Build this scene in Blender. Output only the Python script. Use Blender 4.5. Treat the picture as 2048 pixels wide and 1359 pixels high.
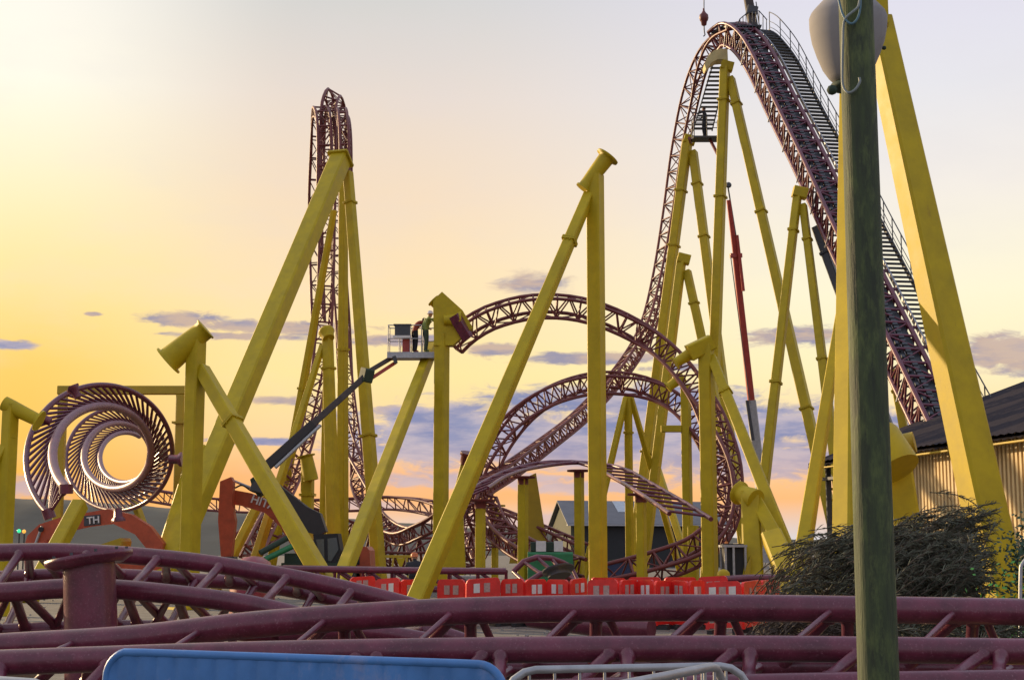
import bpy, math, random
from mathutils import Vector, Matrix
R = math.radians
rnd = random.Random(7)
C = bpy.context.scene.collection
for o in list(bpy.data.objects): bpy.data.objects.remove(o)

# ------------------------------------------------------------------ camera
EYE = 1.7
PITCH = math.atan(415.5 / 2958.2)
F = 2958.2
cam = bpy.data.cameras.new('camera'); cam.lens = 52; cam.sensor_width = 36; cam.clip_end = 6000; cam.clip_start = .05
co = bpy.data.objects.new('camera', cam); C.objects.link(co)
co.location = (0, 0, EYE); co.rotation_euler = (math.pi / 2 + PITCH, 0, 0)
S = bpy.context.scene
S.camera = co
S.render.engine = 'CYCLES'
S.view_settings.view_transform = 'Standard'; S.view_settings.look = 'None'
S.view_settings.exposure = 0.28; S.view_settings.gamma = 1

def ray(px, py):
    x = (px - 1024) / F; u = (679.5 - py) / F
    return Vector((x, math.cos(PITCH) - u * math.sin(PITCH), math.sin(PITCH) + u * math.cos(PITCH)))
def P(px, py, Y):
    d = ray(px, py); return Vector((0, 0, EYE)) + d * (Y / d.y)
def grow(Y):
    z = Y * math.cos(PITCH) - EYE * math.sin(PITCH); u = -Y * math.sin(PITCH) - EYE * math.cos(PITCH)
    return 679.5 - F * u / z
def G(x1, y1, x2, y2, Y):
    """the ground point at distance Y on the picture line through two points"""
    gy = grow(Y); t = (gy - y1) / (y2 - y1)
    p = P(x1 + (x2 - x1) * t, gy, Y); p.z = -.05; return p

def lin(c):
    return tuple(((v / 255) / 12.92 if v / 255 <= .04045 else ((v / 255 + .055) / 1.055) ** 2.4) for v in c)

# ------------------------------------------------------------------ sky
SUN_AZ, SUN_EL = -52, 13
W = bpy.data.worlds.new('World'); S.world = W; W.use_nodes = True
nt = W.node_tree; nt.nodes.clear(); N = nt.nodes; Lk = nt.links
def nd(t, **k):
    n = N.new(t)
    for a, b in k.items(): setattr(n, a, b)
    return n
def M_(op, a, b=None, clamp=False):
    n = nd('ShaderNodeMath', operation=op, use_clamp=clamp)
    for i, v in enumerate((a, b)):
        if v is None: continue
        if isinstance(v, (int, float)): n.inputs[i].default_value = v
        else: Lk.new(v, n.inputs[i])
    return n.outputs[0]
def MR(v, a, b, c=0., d=1., t='SMOOTHSTEP'):
    n = nd('ShaderNodeMapRange', interpolation_type=t)
    Lk.new(v, n.inputs[0])
    for i, q in enumerate((a, b, c, d)): n.inputs[i + 1].default_value = q
    return n.outputs[0]
def MIX(f, a, b):
    n = nd('ShaderNodeMix', data_type='RGBA')
    if isinstance(f, (int, float)): n.inputs[0].default_value = f
    else: Lk.new(f, n.inputs[0])
    for i, v in ((6, a), (7, b)):
        if isinstance(v, tuple): n.inputs[i].default_value = (*v[:3], 1)
        else: Lk.new(v, n.inputs[i])
    return n.outputs[2]
tc = nd('ShaderNodeTexCoord'); sp = nd('ShaderNodeSeparateXYZ'); Lk.new(tc.outputs['Generated'], sp.inputs[0])
sx, sy, sz = sp.outputs
az = M_('MULTIPLY', M_('ARCTAN2', sx, sy), 57.2958)
el = M_('MULTIPLY', M_('ARCSINE', sz), 57.2958)
def sky_el(py): return math.degrees(math.asin(ray(1024, py).normalized().z))
def ramp(stops, gain=.86):
    r = nd('ShaderNodeValToRGB'); e = r.color_ramp.elements
    st = sorted([(max(0, min(1, sky_el(y) / 40)), c) for y, c in stops])
    while len(e) < len(st): e.new(.5)
    for q, (p, c) in zip(e, st): q.position = p; q.color = (*[v * gain for v in lin(c)], 1)
    Lk.new(M_('DIVIDE', el, 40), r.inputs[0]); return r.outputs[0]
left = ramp([(-700, (238, 240, 244)), (0, (250, 246, 236)), (200, (255, 250, 232)), (400, (255, 241, 198)), (600, (255, 229, 152)), (750, (255, 210, 110)), (900, (255, 198, 92)), (1010, (253, 182, 88)), (1090, (238, 190, 140))])
mid = ramp([(-700, (185, 192, 208)), (0, (211, 210, 207)), (200, (231, 217, 205)), (400, (244, 220, 191)), (600, (255, 226, 176)), (750, (255, 230, 160)), (870, (252, 216, 160)), (950, (252, 186, 124)), (1000, (255, 184, 108)), (1075, (226, 216, 208)), (1090, (214, 208, 205))])
right = ramp([(-700, (190, 196, 220)), (0, (222, 220, 234)), (200, (229, 228, 233)), (400, (242, 235, 226)), (600, (252, 244, 212)), (750, (255, 240, 190)), (900, (253, 214, 160)), (1000, (253, 190, 128)), (1080, (216, 212, 214))])
front = MIX(MR(az, -6, 15), MIX(MR(az, -19, -8), left, mid), right)
# hot sunset side beyond the left edge, cool dusk behind
aaz = M_('ABSOLUTE', M_('SUBTRACT', az, SUN_AZ))
front = MIX(M_('MULTIPLY', MR(aaz, 34, 8), MR(el, 34, 2)), front, (2.2, 1.55, .75))
back = ramp([(-1500, (178, 186, 206)), (-300, (192, 198, 214)), (600, (206, 200, 210)), (1090, (190, 180, 190))], 1.0)
base = MIX(MR(M_('ABSOLUTE', M_('ADD', az, 10)), 55, 110), front, back)
# clouds
def aze(px, py):
    d = ray(px, py).normalized(); return math.degrees(math.atan2(d.x, d.y)), math.degrees(math.asin(d.z))
cv = nd('ShaderNodeCombineXYZ'); Lk.new(az, cv.inputs[0]); Lk.new(el, cv.inputs[1])
def noise(sc, det, sxy, off=0, dist=0.):
    m = nd('ShaderNodeMapping'); m.inputs['Scale'].default_value = (sxy[0], sxy[1], 1); m.inputs['Location'].default_value = (off, off * .7, off)
    Lk.new(cv.outputs[0], m.inputs[0]); n = nd('ShaderNodeTexNoise'); n.inputs['Scale'].default_value = sc; n.inputs['Detail'].default_value = det
    n.inputs['Distortion'].default_value = dist; n.inputs['Roughness'].default_value = .6
    Lk.new(m.outputs[0], n.inputs[0]); return n.outputs[0]
n1 = noise(1, 6, (.35, 1.5), 3.1); n2 = noise(1, 8, (.9, 2.6), 11.3, .6); n3 = noise(1, 5, (.10, .85), 22.7, .3)
wob = M_('MULTIPLY', M_('SUBTRACT', n2, .5), 1.7)
def blob(px, py, rx, ry, soft=.55):
    a, e = aze(px, py); ax = rx / 52.; ey = ry / 42.
    da = M_('DIVIDE', M_('SUBTRACT', az, a), ax); de = M_('DIVIDE', M_('SUBTRACT', el, e), ey)
    d = M_('SQRT', M_('ADD', M_('MULTIPLY', da, da), M_('MULTIPLY', de, de)))
    return MR(M_('ADD', d, wob), 1.05, 1.05 - soft)
def total(bl):
    t = None
    for b in bl:
        o = blob(*b); t = o if t is None else M_('MAXIMUM', t, o)
    return t
thin = total([(360, 636, 95, 15), (560, 655, 210, 13), (800, 680, 130, 12), (985, 698, 75, 12), (1190, 716, 190, 13), (1065, 568, 95, 26, .9),
              (1595, 673, 120, 20), (2010, 702, 105, 34, .4), (2080, 725, 140, 24), (185, 628, 20, 4), (470, 672, 160, 7), (560, 800, 90, 9), (790, 822, 60, 12), (1350, 735, 80, 8)])
bank = total([(930, 875, 330, 55), (1320, 865, 430, 58), (900, 850, 230, 45), (1250, 800, 330, 30), (1150, 890, 380, 46), (1520, 850, 290, 38), (1500, 915, 330, 44), (800, 905, 190, 20), (1660, 850, 200, 40),
              (940, 960, 220, 20), (1190, 975, 160, 13), (520, 882, 130, 8), (60, 975, 110, 26, .8), (20, 690, 60, 10), (720, 1010, 90, 10), (1150, 1040, 330, 14)])
bank = M_('MULTIPLY', bank, MR(n3, .12, .34))
ccol = MIX(MR(n1, .35, .65), lin((112, 124, 168)), lin((176, 166, 180)))
ccol = MIX(MR(el, 4.5, 1.2), ccol, lin((206, 176, 168)))
tcol = MIX(MR(n1, .38, .6), lin((140, 136, 158)), lin((188, 164, 150)))
col = MIX(M_('MULTIPLY', thin, .95), base, tcol)
col = MIX(M_('MULTIPLY', bank, .92), col, ccol)
# faint mottling of the high haze
col = MIX(M_('MULTIPLY', MR(noise(1, 4, (.12, .3), 5.5), .45, .75), .16), col, lin((205, 200, 205)))
below = MR(sz, -.01, .0); col = MIX(below, (.10, .09, .085), col)
bg = nd('ShaderNodeBackground'); Lk.new(col, bg.inputs[0]); bg.inputs[1].default_value = 1.0
wo = nd('ShaderNodeOutputWorld'); Lk.new(bg.outputs[0], wo.inputs[0])

sl = bpy.data.lights.new('sun', 'SUN'); sl.energy = 4.6; sl.angle = R(.6); sl.color = (1, .72, .40)
so = bpy.data.objects.new('sun', sl); C.objects.link(so)
sd = Vector((math.sin(R(SUN_AZ)) * math.cos(R(SUN_EL)), math.cos(R(SUN_AZ)) * math.cos(R(SUN_EL)), math.sin(R(SUN_EL))))
so.rotation_euler = sd.to_track_quat('Z', 'Y').to_euler()

# ------------------------------------------------------------------ materials
MATS = {}
def mat(name, c, rough=.5, metal=0., var=.25, scale=3., bump=.0, c2=None, spots=None, spec=.5, emit=None, stretch=(1, 1, 1), coat=0):
    m = bpy.data.materials.new(name); m.use_nodes = True; t = m.node_tree; b = t.nodes['Principled BSDF']
    b.inputs['Roughness'].default_value = rough; b.inputs['Metallic'].default_value = metal
    b.inputs['Specular IOR Level'].default_value = spec; b.inputs['Coat Weight'].default_value = coat; b.inputs['Coat Roughness'].default_value = .18
    g = t.nodes.new('ShaderNodeNewGeometry'); mp = t.nodes.new('ShaderNodeMapping'); mp.inputs['Scale'].default_value = stretch
    t.links.new(g.outputs['Position'], mp.inputs[0])
    n = t.nodes.new('ShaderNodeTexNoise'); n.inputs['Scale'].default_value = scale; n.inputs['Detail'].default_value = 7; n.inputs['Roughness'].default_value = .65
    t.links.new(mp.outputs[0], n.inputs[0])
    r = t.nodes.new('ShaderNodeValToRGB'); e = r.color_ramp.elements
    c2 = c2 or tuple(v * (1 - var) for v in c)
    e[0].position = .35; e[0].color = (*c2, 1); e[1].position = .65; e[1].color = (*c, 1)
    t.links.new(n.outputs[0], r.inputs[0]); out = r.outputs[0]
    if spots:
        n2 = t.nodes.new('ShaderNodeTexNoise'); n2.inputs['Scale'].default_value = spots[1]; n2.inputs['Detail'].default_value = 8; n2.inputs['Roughness'].default_value = .75
        mp2 = t.nodes.new('ShaderNodeMapping'); mp2.inputs['Scale'].default_value = spots[3] if len(spots) > 3 else (1, 1, 1)
        t.links.new(g.outputs['Position'], mp2.inputs[0]); t.links.new(mp2.outputs[0], n2.inputs[0])
        q = t.nodes.new('ShaderNodeMapRange'); q.inputs[1].default_value = spots[2]; q.inputs[2].default_value = spots[2] + .14
        t.links.new(n2.outputs[0], q.inputs[0]); x = t.nodes.new('ShaderNodeMix'); x.data_type = 'RGBA'
        t.links.new(q.outputs[0], x.inputs[0]); t.links.new(out, x.inputs[6]); x.inputs[7].default_value = (*spots[0], 1); out = x.outputs[2]
    t.links.new(out, b.inputs['Base Color'])
    rr = t.nodes.new('ShaderNodeMapRange'); rr.inputs[3].default_value = rough - .1; rr.inputs[4].default_value = min(1, rough + .15)
    t.links.new(n.outputs[0], rr.inputs[0]); t.links.new(rr.outputs[0], b.inputs['Roughness'])
    if bump:
        bp = t.nodes.new('ShaderNodeBump'); bp.inputs['Strength'].default_value = bump; bp.inputs['Distance'].default_value = .02
        t.links.new(n.outputs[0], bp.inputs['Height']); t.links.new(bp.outputs[0], b.inputs['Normal'])
    if emit: b.inputs['Emission Color'].default_value = (*emit[0], 1); b.inputs['Emission Strength'].default_value = emit[1]
    MATS[name] = m; return m
YEL = mat('yellow_paint', (.50, .37, .007), .52, 0, .22, 1.6, .12, spots=((.27, .17, .02), 3.2, .62, (1, 1, .22)), spec=.3)
YEL2 = mat('yellow_paint_dull', (.45, .31, .012), .55, 0, .2, 1.2, .05, spots=((.25, .18, .05), 2.5, .62, (1, 1, .3)))
MAR = mat('maroon_paint', (.155, .024, .050), .32, 0, .42, 5, .25, c2=(.085, .013, .028), spots=((.27, .11, .14), 55, .56), coat=.1)
MARF = mat('maroon_paint_far', (.17, .032, .028), .45, 0, .25, 1.5)
GAL = mat('galvanised_steel', (.42, .43, .45), .45, .6, .25, 8)
DGR = mat('dark_grey_steel', (.07, .075, .085), .5, .3, .3, 4)
GRT = mat('walkway_grating', (.10, .11, .125), .6, .4, .3, 10)
RED = mat('red_plastic', (.80, .028, .022), .4, 0, .25, 5, .05, spots=((.35, .08, .06), 9, .66))
WHT = mat('white_sheeting', (.72, .70, .68), .45, 0, .15, 8)
ORG = mat('orange_machine_paint', (.50, .085, .03), .5, 0, .3, 3, .1, spots=((.12, .05, .035), 5, .6))
CRN = mat('crane_red', (.42, .05, .035), .45, 0, .25, 3)
BLK = mat('black_rubber', (.02, .02, .022), .7, 0, .3, 6)
GLS = mat('cab_glass', (.05, .07, .07), .12, 0, .2, 2, spec=.8)
GRN = mat('dark_green_paint', (.03, .055, .035), .75, 0, .3, 4, spots=((.10, .11, .09), 7, .6))
BGR = mat('bright_green_paint', (.02, .20, .07), .5, 0, .3, 2)
CON = mat('concrete', (.32, .30, .28), .85, 0, .3, 3, .3)
CTN = mat('catenary_white', (.6, .6, .6), .5)

# ------------------------------------------------------------------ mesh helpers
class MB:
    def __init__(s): s.v = []; s.f = []; s.sm = []
    def add(s, v, f, smooth=False):
        n = len(s.v); s.v += [tuple(q) for q in v]; s.f += [tuple(i + n for i in q) for q in f]; s.sm += [smooth] * len(f)
    def tube(s, pts, r, n=8, cap=True, smooth=True):
        pts = [Vector(p) for p in pts]; k = len(pts); rr = r if isinstance(r, (list, tuple)) else [r] * k
        T = [(pts[min(i + 1, k - 1)] - pts[max(i - 1, 0)]).normalized() for i in range(k)]
        u = T[0].orthogonal().normalized(); vs = []; fs = []
        for i in range(k):
            u = (u - T[i] * u.dot(T[i])).normalized(); w = T[i].cross(u)
            for j in range(n):
                a = 2 * math.pi * j / n; vs.append(pts[i] + (u * math.cos(a) + w * math.sin(a)) * rr[i])
        for i in range(k - 1):
            for j in range(n):
                a = i * n + j; b = i * n + (j + 1) % n; fs.append((a, b, b + n, a + n))
        s.add(vs, fs, smooth)
        if cap: s.add(vs[:n], [tuple(range(n))[::-1]]); s.add(vs[-n:], [tuple(range(n))])
        return s
    def beam(s, a, b, w, w2=None, rot=30, h=None, ch=.09, ref=None):
        """box section with chamfered corners from a to b"""
        a = Vector(a); b = Vector(b); d = (b - a).normalized(); w2 = w2 or w; h = h or w; h2 = h * w2 / w
        ref = Vector(ref) if ref else Vector((0, 1, 0))
        if abs(d.dot(ref)) > .98: ref = Vector((0, 0, 1))
        u = d.cross(ref).normalized(); v = d.cross(u).normalized()
        c, q = math.cos(R(rot)), math.sin(R(rot)); u, v = u * c + v * q, v * c - u * q
        vs = []
        for p, ww, hh in ((a, w / 2, h / 2), (b, w2 / 2, h2 / 2)):
            k = ch * min(ww, hh) * 2
            for x, y in ((ww, hh - k), (ww - k, hh), (-ww + k, hh), (-ww, hh - k), (-ww, -hh + k), (-ww + k, -hh), (ww - k, -hh), (ww, -hh + k)):
                vs.append(p + u * x + v * y)
        fs = [(i, (i + 1) % 8, (i + 1) % 8 + 8, i + 8) for i in range(8)] + [tuple(range(8))[::-1], tuple(range(8, 16))]
        s.add(vs, fs); return s
    def box(s, c, sz, rz=0, rx=0, ry=0):
        m = Matrix.Rotation(rz, 3, 'Z') @ Matrix.Rotation(ry, 3, 'Y') @ Matrix.Rotation(rx, 3, 'X'); c = Vector(c)
        vs = [c + m @ Vector((x * sz[0] / 2, y * sz[1] / 2, z * sz[2] / 2)) for x in (-1, 1) for y in (-1, 1) for z in (-1, 1)]
        s.add(vs, [(0, 1, 3, 2), (4, 6, 7, 5), (0, 4, 5, 1), (2, 3, 7, 6), (0, 2, 6, 4), (1, 5, 7, 3)]); return s
    def prism(s, poly, off):
        """polygon (list of 3D points) extruded by vector off"""
        n = len(poly); off = Vector(off); vs = [Vector(p) for p in poly] + [Vector(p) + off for p in poly]
        s.add(vs, [tuple(range(n)), tuple(range(n, 2 * n))[::-1]] + [(i, i + n, (i + 1) % n + n, (i + 1) % n) for i in range(n)]); return s
    def lathe(s, prof, c=(0, 0, 0), n=24, axis=None):
        c = Vector(c); q = Vector(axis).normalized().to_track_quat('Z', 'Y').to_matrix() if axis else Matrix.Identity(3)
        vs = [c + q @ Vector((r * math.cos(2 * math.pi * j / n), r * math.sin(2 * math.pi * j / n), z)) for r, z in prof for j in range(n)]
        fs = [(i * n + j, i * n + (j + 1) % n, (i + 1) * n + (j + 1) % n, (i + 1) * n + j) for i in range(len(prof) - 1) for j in range(n)]
        s.add(vs, fs, True); s.add(vs[:n], [tuple(range(n))[::-1]]); s.add(vs[-n:], [tuple(range(n))]); return s
    def build(s, name, m, parent=None):
        me = bpy.data.meshes.new(name); me.from_pydata(s.v, [], s.f); me.polygons.foreach_set('use_smooth', s.sm); me.update()
        me.materials.append(m); o = bpy.data.objects.new(name, me); C.objects.link(o)
        if parent: o.parent = parent; o.matrix_parent_inverse = Matrix.Translation(-parent.location)
        return o
def tag(o, label=None, cat=None, group=None, kind=None):
    if label: o['label'] = label
    if cat: o['category'] = cat
    if group: o['group'] = group
    if kind: o['kind'] = kind
    return o
def thing(name, loc, label, cat, group=None):
    o = bpy.data.objects.new(name, None); C.objects.link(o); o.location = loc; o.empty_display_size = .3
    return tag(o, label, cat, group)
def cr(pts, n):
    """Catmull-Rom through tuples"""
    pts = [Vector(p) for p in pts]; out = []
    pp = [pts[0] * 2 - pts[1]] + pts + [pts[-1] * 2 - pts[-2]]
    for i in range(1, len(pp) - 2):
        for k in range(n):
            t = k / n; a, b, c, d = pp[i - 1], pp[i], pp[i + 1], pp[i + 2]
            out.append(.5 * ((2 * b) + (c - a) * t + (2 * a - 5 * b + 4 * c - d) * t * t + (3 * b - a - 3 * c + d) * t ** 3))
    out.append(pts[-1]); return out
def resample(vals, step, key=3):
    L = [0]
    for a, b in zip(vals, vals[1:]): L.append(L[-1] + (Vector(a[:3]) - Vector(b[:3])).length)
    n = max(2, round(L[-1] / step)); out = []; j = 0
    for i in range(n + 1):
        t = L[-1] * i / n
        while j < len(L) - 2 and L[j + 1] < t: j += 1
        q = (t - L[j]) / max(1e-9, L[j + 1] - L[j]); out.append(Vector(vals[j]).lerp(Vector(vals[j + 1]), q))
    return out

# ------------------------------------------------------------------ coaster track
TG = 'maroon coaster track sections'
def frames(pts, s, step):
    W_ = [P(*p[:3]) for p in pts]; data = []
    for i, p in enumerate(pts):
        t = W_[min(i + 1, len(W_) - 1)] - W_[max(i - 1, 0)]
        if isinstance(p[3], tuple): up = Vector(p[3])
        else:
            up = Vector((-t.z, 0, t.x)).normalized() * s + Vector((0, p[3], 0))
        data.append((*W_[i], *up.normalized()))
    sm = resample(cr([Vector(d) for d in data], 14), step); fr = []
    for i, d in enumerate(sm):
        c = Vector(d[:3]); t = (Vector(sm[min(i + 1, len(sm) - 1)][:3]) - Vector(sm[max(i - 1, 0)][:3])).normalized()
        u = Vector(d[3:]); u = (u - t * u.dot(t)).normalized(); fr.append((c, t, u, t.cross(u)))
    return fr
BOOM = mat('dark_boom_paint', (.030, .026, .028), .55, 0, .4, 3, .1, spots=((.09, .06, .045), 6, .62))
def track(label, pts, s=1, gauge=1.05, deep=.85, rr=.078, sr=.072, panel=.95, spines=2, sg=.62, m=None, mr=.042, group=TG, name='coaster_track', ends=True, every=2, cat='coaster track', xb=True, tie=.05):
    m = m or MARF; fr = frames(pts, s, panel / every); th = thing(name, fr[0][0], label, cat, group)
    def off(f, a, b): return f[0] + f[3] * a + f[2] * b
    hd = deep / 2
    RL = {}
    for sd_ in (-1, 1):
        RL[sd_] = [off(f, sd_ * gauge / 2, hd) for f in fr]; MB().tube(RL[sd_], rr, 8).build('rail', m, th)
    SL = {}
    if spines == 2:
        for sd_ in (-1, 1):
            SL[sd_] = [off(f, sd_ * sg / 2, -hd) for f in fr]; MB().tube(SL[sd_], sr, 8).build('spine_tube', m, th)
    elif spines == 1:
        SL[1] = SL[-1] = [off(f, 0, -hd) for f in fr]; MB().tube(SL[1], sr, 10).build('spine_tube', m, th)
    br = MB(); idx = list(range(0, len(fr), every)); ties = []
    for q, i in enumerate(idx):
        b = MB().tube([RL[-1][i], RL[1][i]], tie, 6)
        ties.append(b)
        if spines:
            for sd_ in (-1, 1):
                br.tube([RL[sd_][i], SL[sd_][i]], mr, 5, False)
                if q + 1 < len(idx):
                    j = idx[q + 1]; a, c = (i, j) if q % 2 else (j, i)
                    if every == 1 or not xb: br.tube([RL[sd_][i], SL[sd_][j]], mr * .85, 5, False)
                    else:
                        k = (i + j) // 2; br.tube([RL[sd_][i], SL[sd_][k]], mr * .85, 5, False); br.tube([RL[sd_][j], SL[sd_][k]], mr * .85, 5, False)
            if spines == 2:
                br.tube([SL[-1][i], SL[1][i]], mr * .8, 5, False)
                if q + 1 < len(idx): br.tube([SL[-1][i], SL[1][idx[q + 1]]], mr * .7, 5, False)
            if q + 1 < len(idx) and xb: br.tube([RL[-1 if q % 2 else 1][i], RL[1 if q % 2 else -1][idx[q + 1]]], mr * .7, 5, False)
    for b in ties[:100]: b.build('cross_tie', m, th)
    if len(ties) > 100:
        x = MB()
        for b in ties[100:]: x.add(b.v, b.f, True)
        tag(x.build('cross_tie', m, th), kind='stuff')
    if spines: br.build('lattice_bracing', m, th)
    if ends:
        for f in ():
            pass
    th['_n'] = len(fr)
    return th, fr, RL, SL

# ------------------------------------------------------------------ ground, hills
def heightfield(name, x0, x1, y0, y1, nx, ny, fn, m):
    vs = []; fs = []
    for j in range(ny + 1):
        for i in range(nx + 1):
            x = x0 + (x1 - x0) * i / nx; y = y0 + (y1 - y0) * j / ny; vs.append((x, y, fn(x, y)))
    for j in range(ny):
        for i in range(nx):
            a = j * (nx + 1) + i; fs.append((a, a + 1, a + nx + 2, a + nx + 1))
    b = MB(); b.add(vs, fs, True); return tag(b.build(name, m), kind='structure')
GM = mat('gravel_ground', (.17, .155, .135), .95, 0, .45, 1.3, .6, spots=((.06, .055, .045), 3, .52))
from mathutils import noise as MN
g = MB(); g.add([(-1500, -60, 0), (1500, -60, 0), (1500, 3000, 0), (-1500, 3000, 0)], [(0, 1, 2, 3)])
tag(g.build('ground', GM), kind='structure')
HM = mat('hill_vegetation', (.045, .055, .055), .95, 0, .4, .05)
def hill(x, y):
    r = max(0, 1 - abs(y - 480) / 160); q = x / y; K = ((-.6, 17), (-.35, 15.5), (-.2, 11.5), (-.03, 7), (.1, 4.5), (.3, 4), (.6, 6)); h = 5
    for (q0, h0), (q1, h1) in zip(K, K[1:]):
        if q0 <= q <= q1: h = h0 + (h1 - h0) * (q - q0) / (q1 - q0)
    h += 1.0 * MN.noise(Vector((x * .02, y * .01, 0))) + .7 * MN.noise(Vector((x * .09, y * .05, 3)))
    return -2 + (h + 2) * min(1, r * 2.2)
heightfield('hills', -420, 420, 320, 640, 420, 30, hill, HM)

# ------------------------------------------------------------------ yellow supports
SG = 'yellow steel track supports'
def pxw(px, Y, rot=30):
    return px * Y / F / (math.cos(R(rot)) + abs(math.sin(R(rot))))
def flange(th, a, b, t, w, rot=30, name='flange', m=None):
    a = Vector(a); b = Vector(b); d = (b - a).normalized(); p = a.lerp(b, t); f = MB()
    f.beam(p - d * .05, p - d * .006, w * 1.28, rot=rot, ch=.05); f.beam(p + d * .006, p + d * .05, w * 1.28, rot=rot, ch=.05)
    u = d.orthogonal().normalized(); v = d.cross(u)
    for k in range(8):
        q = p + (u * math.cos(k * .785) + v * math.sin(k * .785)) * w * .57; f.tube([q - d * .09, q + d * .09], .022, 6)
    return f.build(name, m or YEL, th)
def post(th, x, y, Y, pw, rot=30, x2=None, name='post', m=None, fl=()):
    a = P(x, y, Y); b = G(x, y, x2 if x2 else x + .001, grow(Y) + .0, Y)
    b = P(x2 or x, grow(Y), Y); b.z = -.05; b = Vector((a.x if x2 is None else b.x, Y, -.05))
    w = pxw(pw, Y, rot); MB().beam(a, b, w, rot=rot).build(name, m or YEL, th)
    for t in fl: flange(th, a, b, t, w, rot, m=m)
    foot = MB().box((b.x, b.y, .03), (w * 2.1, w * 2.1, .06), R(rot)); foot.build('base_plate', m or YEL, th)
    return a, b
def leg(th, x1, y1, Y1, x2, y2, Y2, pw, pw2=None, rot=30, fl=(), name='brace_leg', m=None, ground=True, cap=False):
    a = P(x1, y1, Y1); b = G(x1, y1, x2, y2, Y2) if ground else P(x2, y2, Y2)
    w = pxw(pw, Y1, rot); w2 = pxw(pw2, Y2, rot) if pw2 else w
    MB().beam(a, b, w, w2, rot=rot).build(name, m or YEL, th)
    for t in fl: flange(th, a, b, t, w + (w2 - w) * t, rot, m=m)
    if cap: flange(th, a, b, 0, w, rot, 'cap_plate', m)
    return a, b
def head(th, x1, y1, x2, y2, Y, r1, r2, rf, dy=0, name='saddle_arm', m=None, f2=0.):
    """flared tube carrying the track: from px point 1 (flanged) to point 2"""
    a = P(x1, y1, Y - dy); b = P(x2, y2, Y + dy); L = (a - b).length; k = Y / F
    r1 *= k; r2 *= k; rf *= k; f2 *= k
    o = MB().lathe([(rf, 0), (rf, .05), (r1, .052), (r1, L * .12), ((r1 + r2) / 2, L * .5), (r2, L * .8), (r2, L - .05), (f2 or r2, L - .048), (f2 or r2, L)], a, 20, b - a).build(name, m or YEL, th)
    return o

# far-left bent column
t = thing('track_support', (P(22, 900, 38).x, 38, 0), 'yellow column at the left edge with a bent arm reaching the coil of track', 'support', SG)
post(t, 22, 808, 38, 34)
head(t, 80, 842, 8, 806, 38, 13, 15, 22); leg(t, 24, 872, 38, -40, 985, 38, 26)
# near hammerhead with long brace across
t = thing('track_support', (P(393, 900, 42).x, 42, 0), 'thick yellow column topped by a tilted arm with flared left end beside the coil', 'support', SG)
post(t, 393, 672, 42, 42)
head(t, 335, 722, 412, 657, 42, 26, 21, 33, f2=24)
leg(t, 404, 738, 42, 642, 1145, 37, 32, 44, fl=(.235,), rot=20)
# portal frame behind the coil
t = thing('portal_frame', (P(245, 900, 58).x, 58, 0), 'yellow right-angled portal frame standing behind the maroon coil', 'support frame')
a = P(362, 780, 58); b = P(126, 780, 58)
MB().beam(a + Vector((.18, 0, 0)), b - Vector((.18, 0, 0)), .34, rot=0).build('crossbeam', YEL2, t)
for x in (362, 126):
    q = P(x, 788, 58); MB().beam((q.x, 58, q.z - .02), (q.x, 58, -.05), .33, rot=0).build('post', YEL2, t)
q = P(362, 845, 58); MB().box(q, (.6, .6, .08)).build('flange', YEL2, t)
# small braces under the coil
t = thing('track_support', (P(160, 1050, 50).x, 50, 0), 'short yellow raking strut under the lower left of the coil', 'support', SG)
leg(t, 160, 1008, 50, 118, 1085, 47, 34, rot=15)
t = thing('track_support', (P(290, 1050, 60).x, 60, 0), 'slim yellow strut leaning below the right side of the coil', 'support', SG)
leg(t, 268, 1000, 60, 300, 1085, 57, 18)
t = thing('track_support', (P(345, 1000, 52).x, 52, 0), 'yellow splayed leg half hidden behind the thick hammerhead column', 'support', SG)
leg(t, 400, 900, 56, 338, 1100, 52, 40, rot=10)
# tall tripod under the left tower
t = thing('track_support', (P(690, 900, 66).x, 66, 0), 'tall yellow tripod with a wide raking beam holding up the narrow left tower', 'support', SG)
leg(t, 681, 318, 66, 392, 1000, 52, 46, 56, rot=22, cap=True)
leg(t, 696, 345, 66.5, 755, 1100, 62, 23, 32, fl=(.08, .655))
leg(t, 687, 360, 68, 685, 1000, 70, 19, 27, fl=(.42,))
leg(t, 668, 420, 69, 590, 860, 74, 14, 22, fl=(.47,))
# small tripod in front of tower
t = thing('track_support', (P(655, 900, 64).x, 64, 0), 'slender yellow A-frame with rounded head at the foot of the left tower', 'support', SG)
leg(t, 655, 668, 64, 668, 1090, 62, 24, 32, fl=(.14,))
leg(t, 645, 690, 64, 560, 960, 60, 14, 24)
leg(t, 652, 700, 64.6, 646, 1000, 66, 10, 16)
MB().lathe([(.12, 0), (.34, .02), (.36, .12), (.3, .2), (.26, .5)], P(652, 660, 64), 18, (.3, -.5, -.8)).build('head_flange', YEL, t)
t = thing('track_support', (P(615, 1000, 60).x, 60, 0), 'short yellow round column with angled stub head left of the tower foot', 'support', SG)
post(t, 616, 925, 60, 26, rot=10, fl=(.25,)); head(t, 612, 910, 622, 960, 59.5, 13, 15, 18)
t = thing('track_support', (P(662, 1000, 68).x, 68, 0), 'thin yellow post with small square plate between the tower legs', 'support', SG)
post(t, 662, 860, 68, 17, fl=(.1,)); MB().box(P(658, 945, 67.6), (.4, .1, .5)).build('number_plate', WHT, t)
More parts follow.
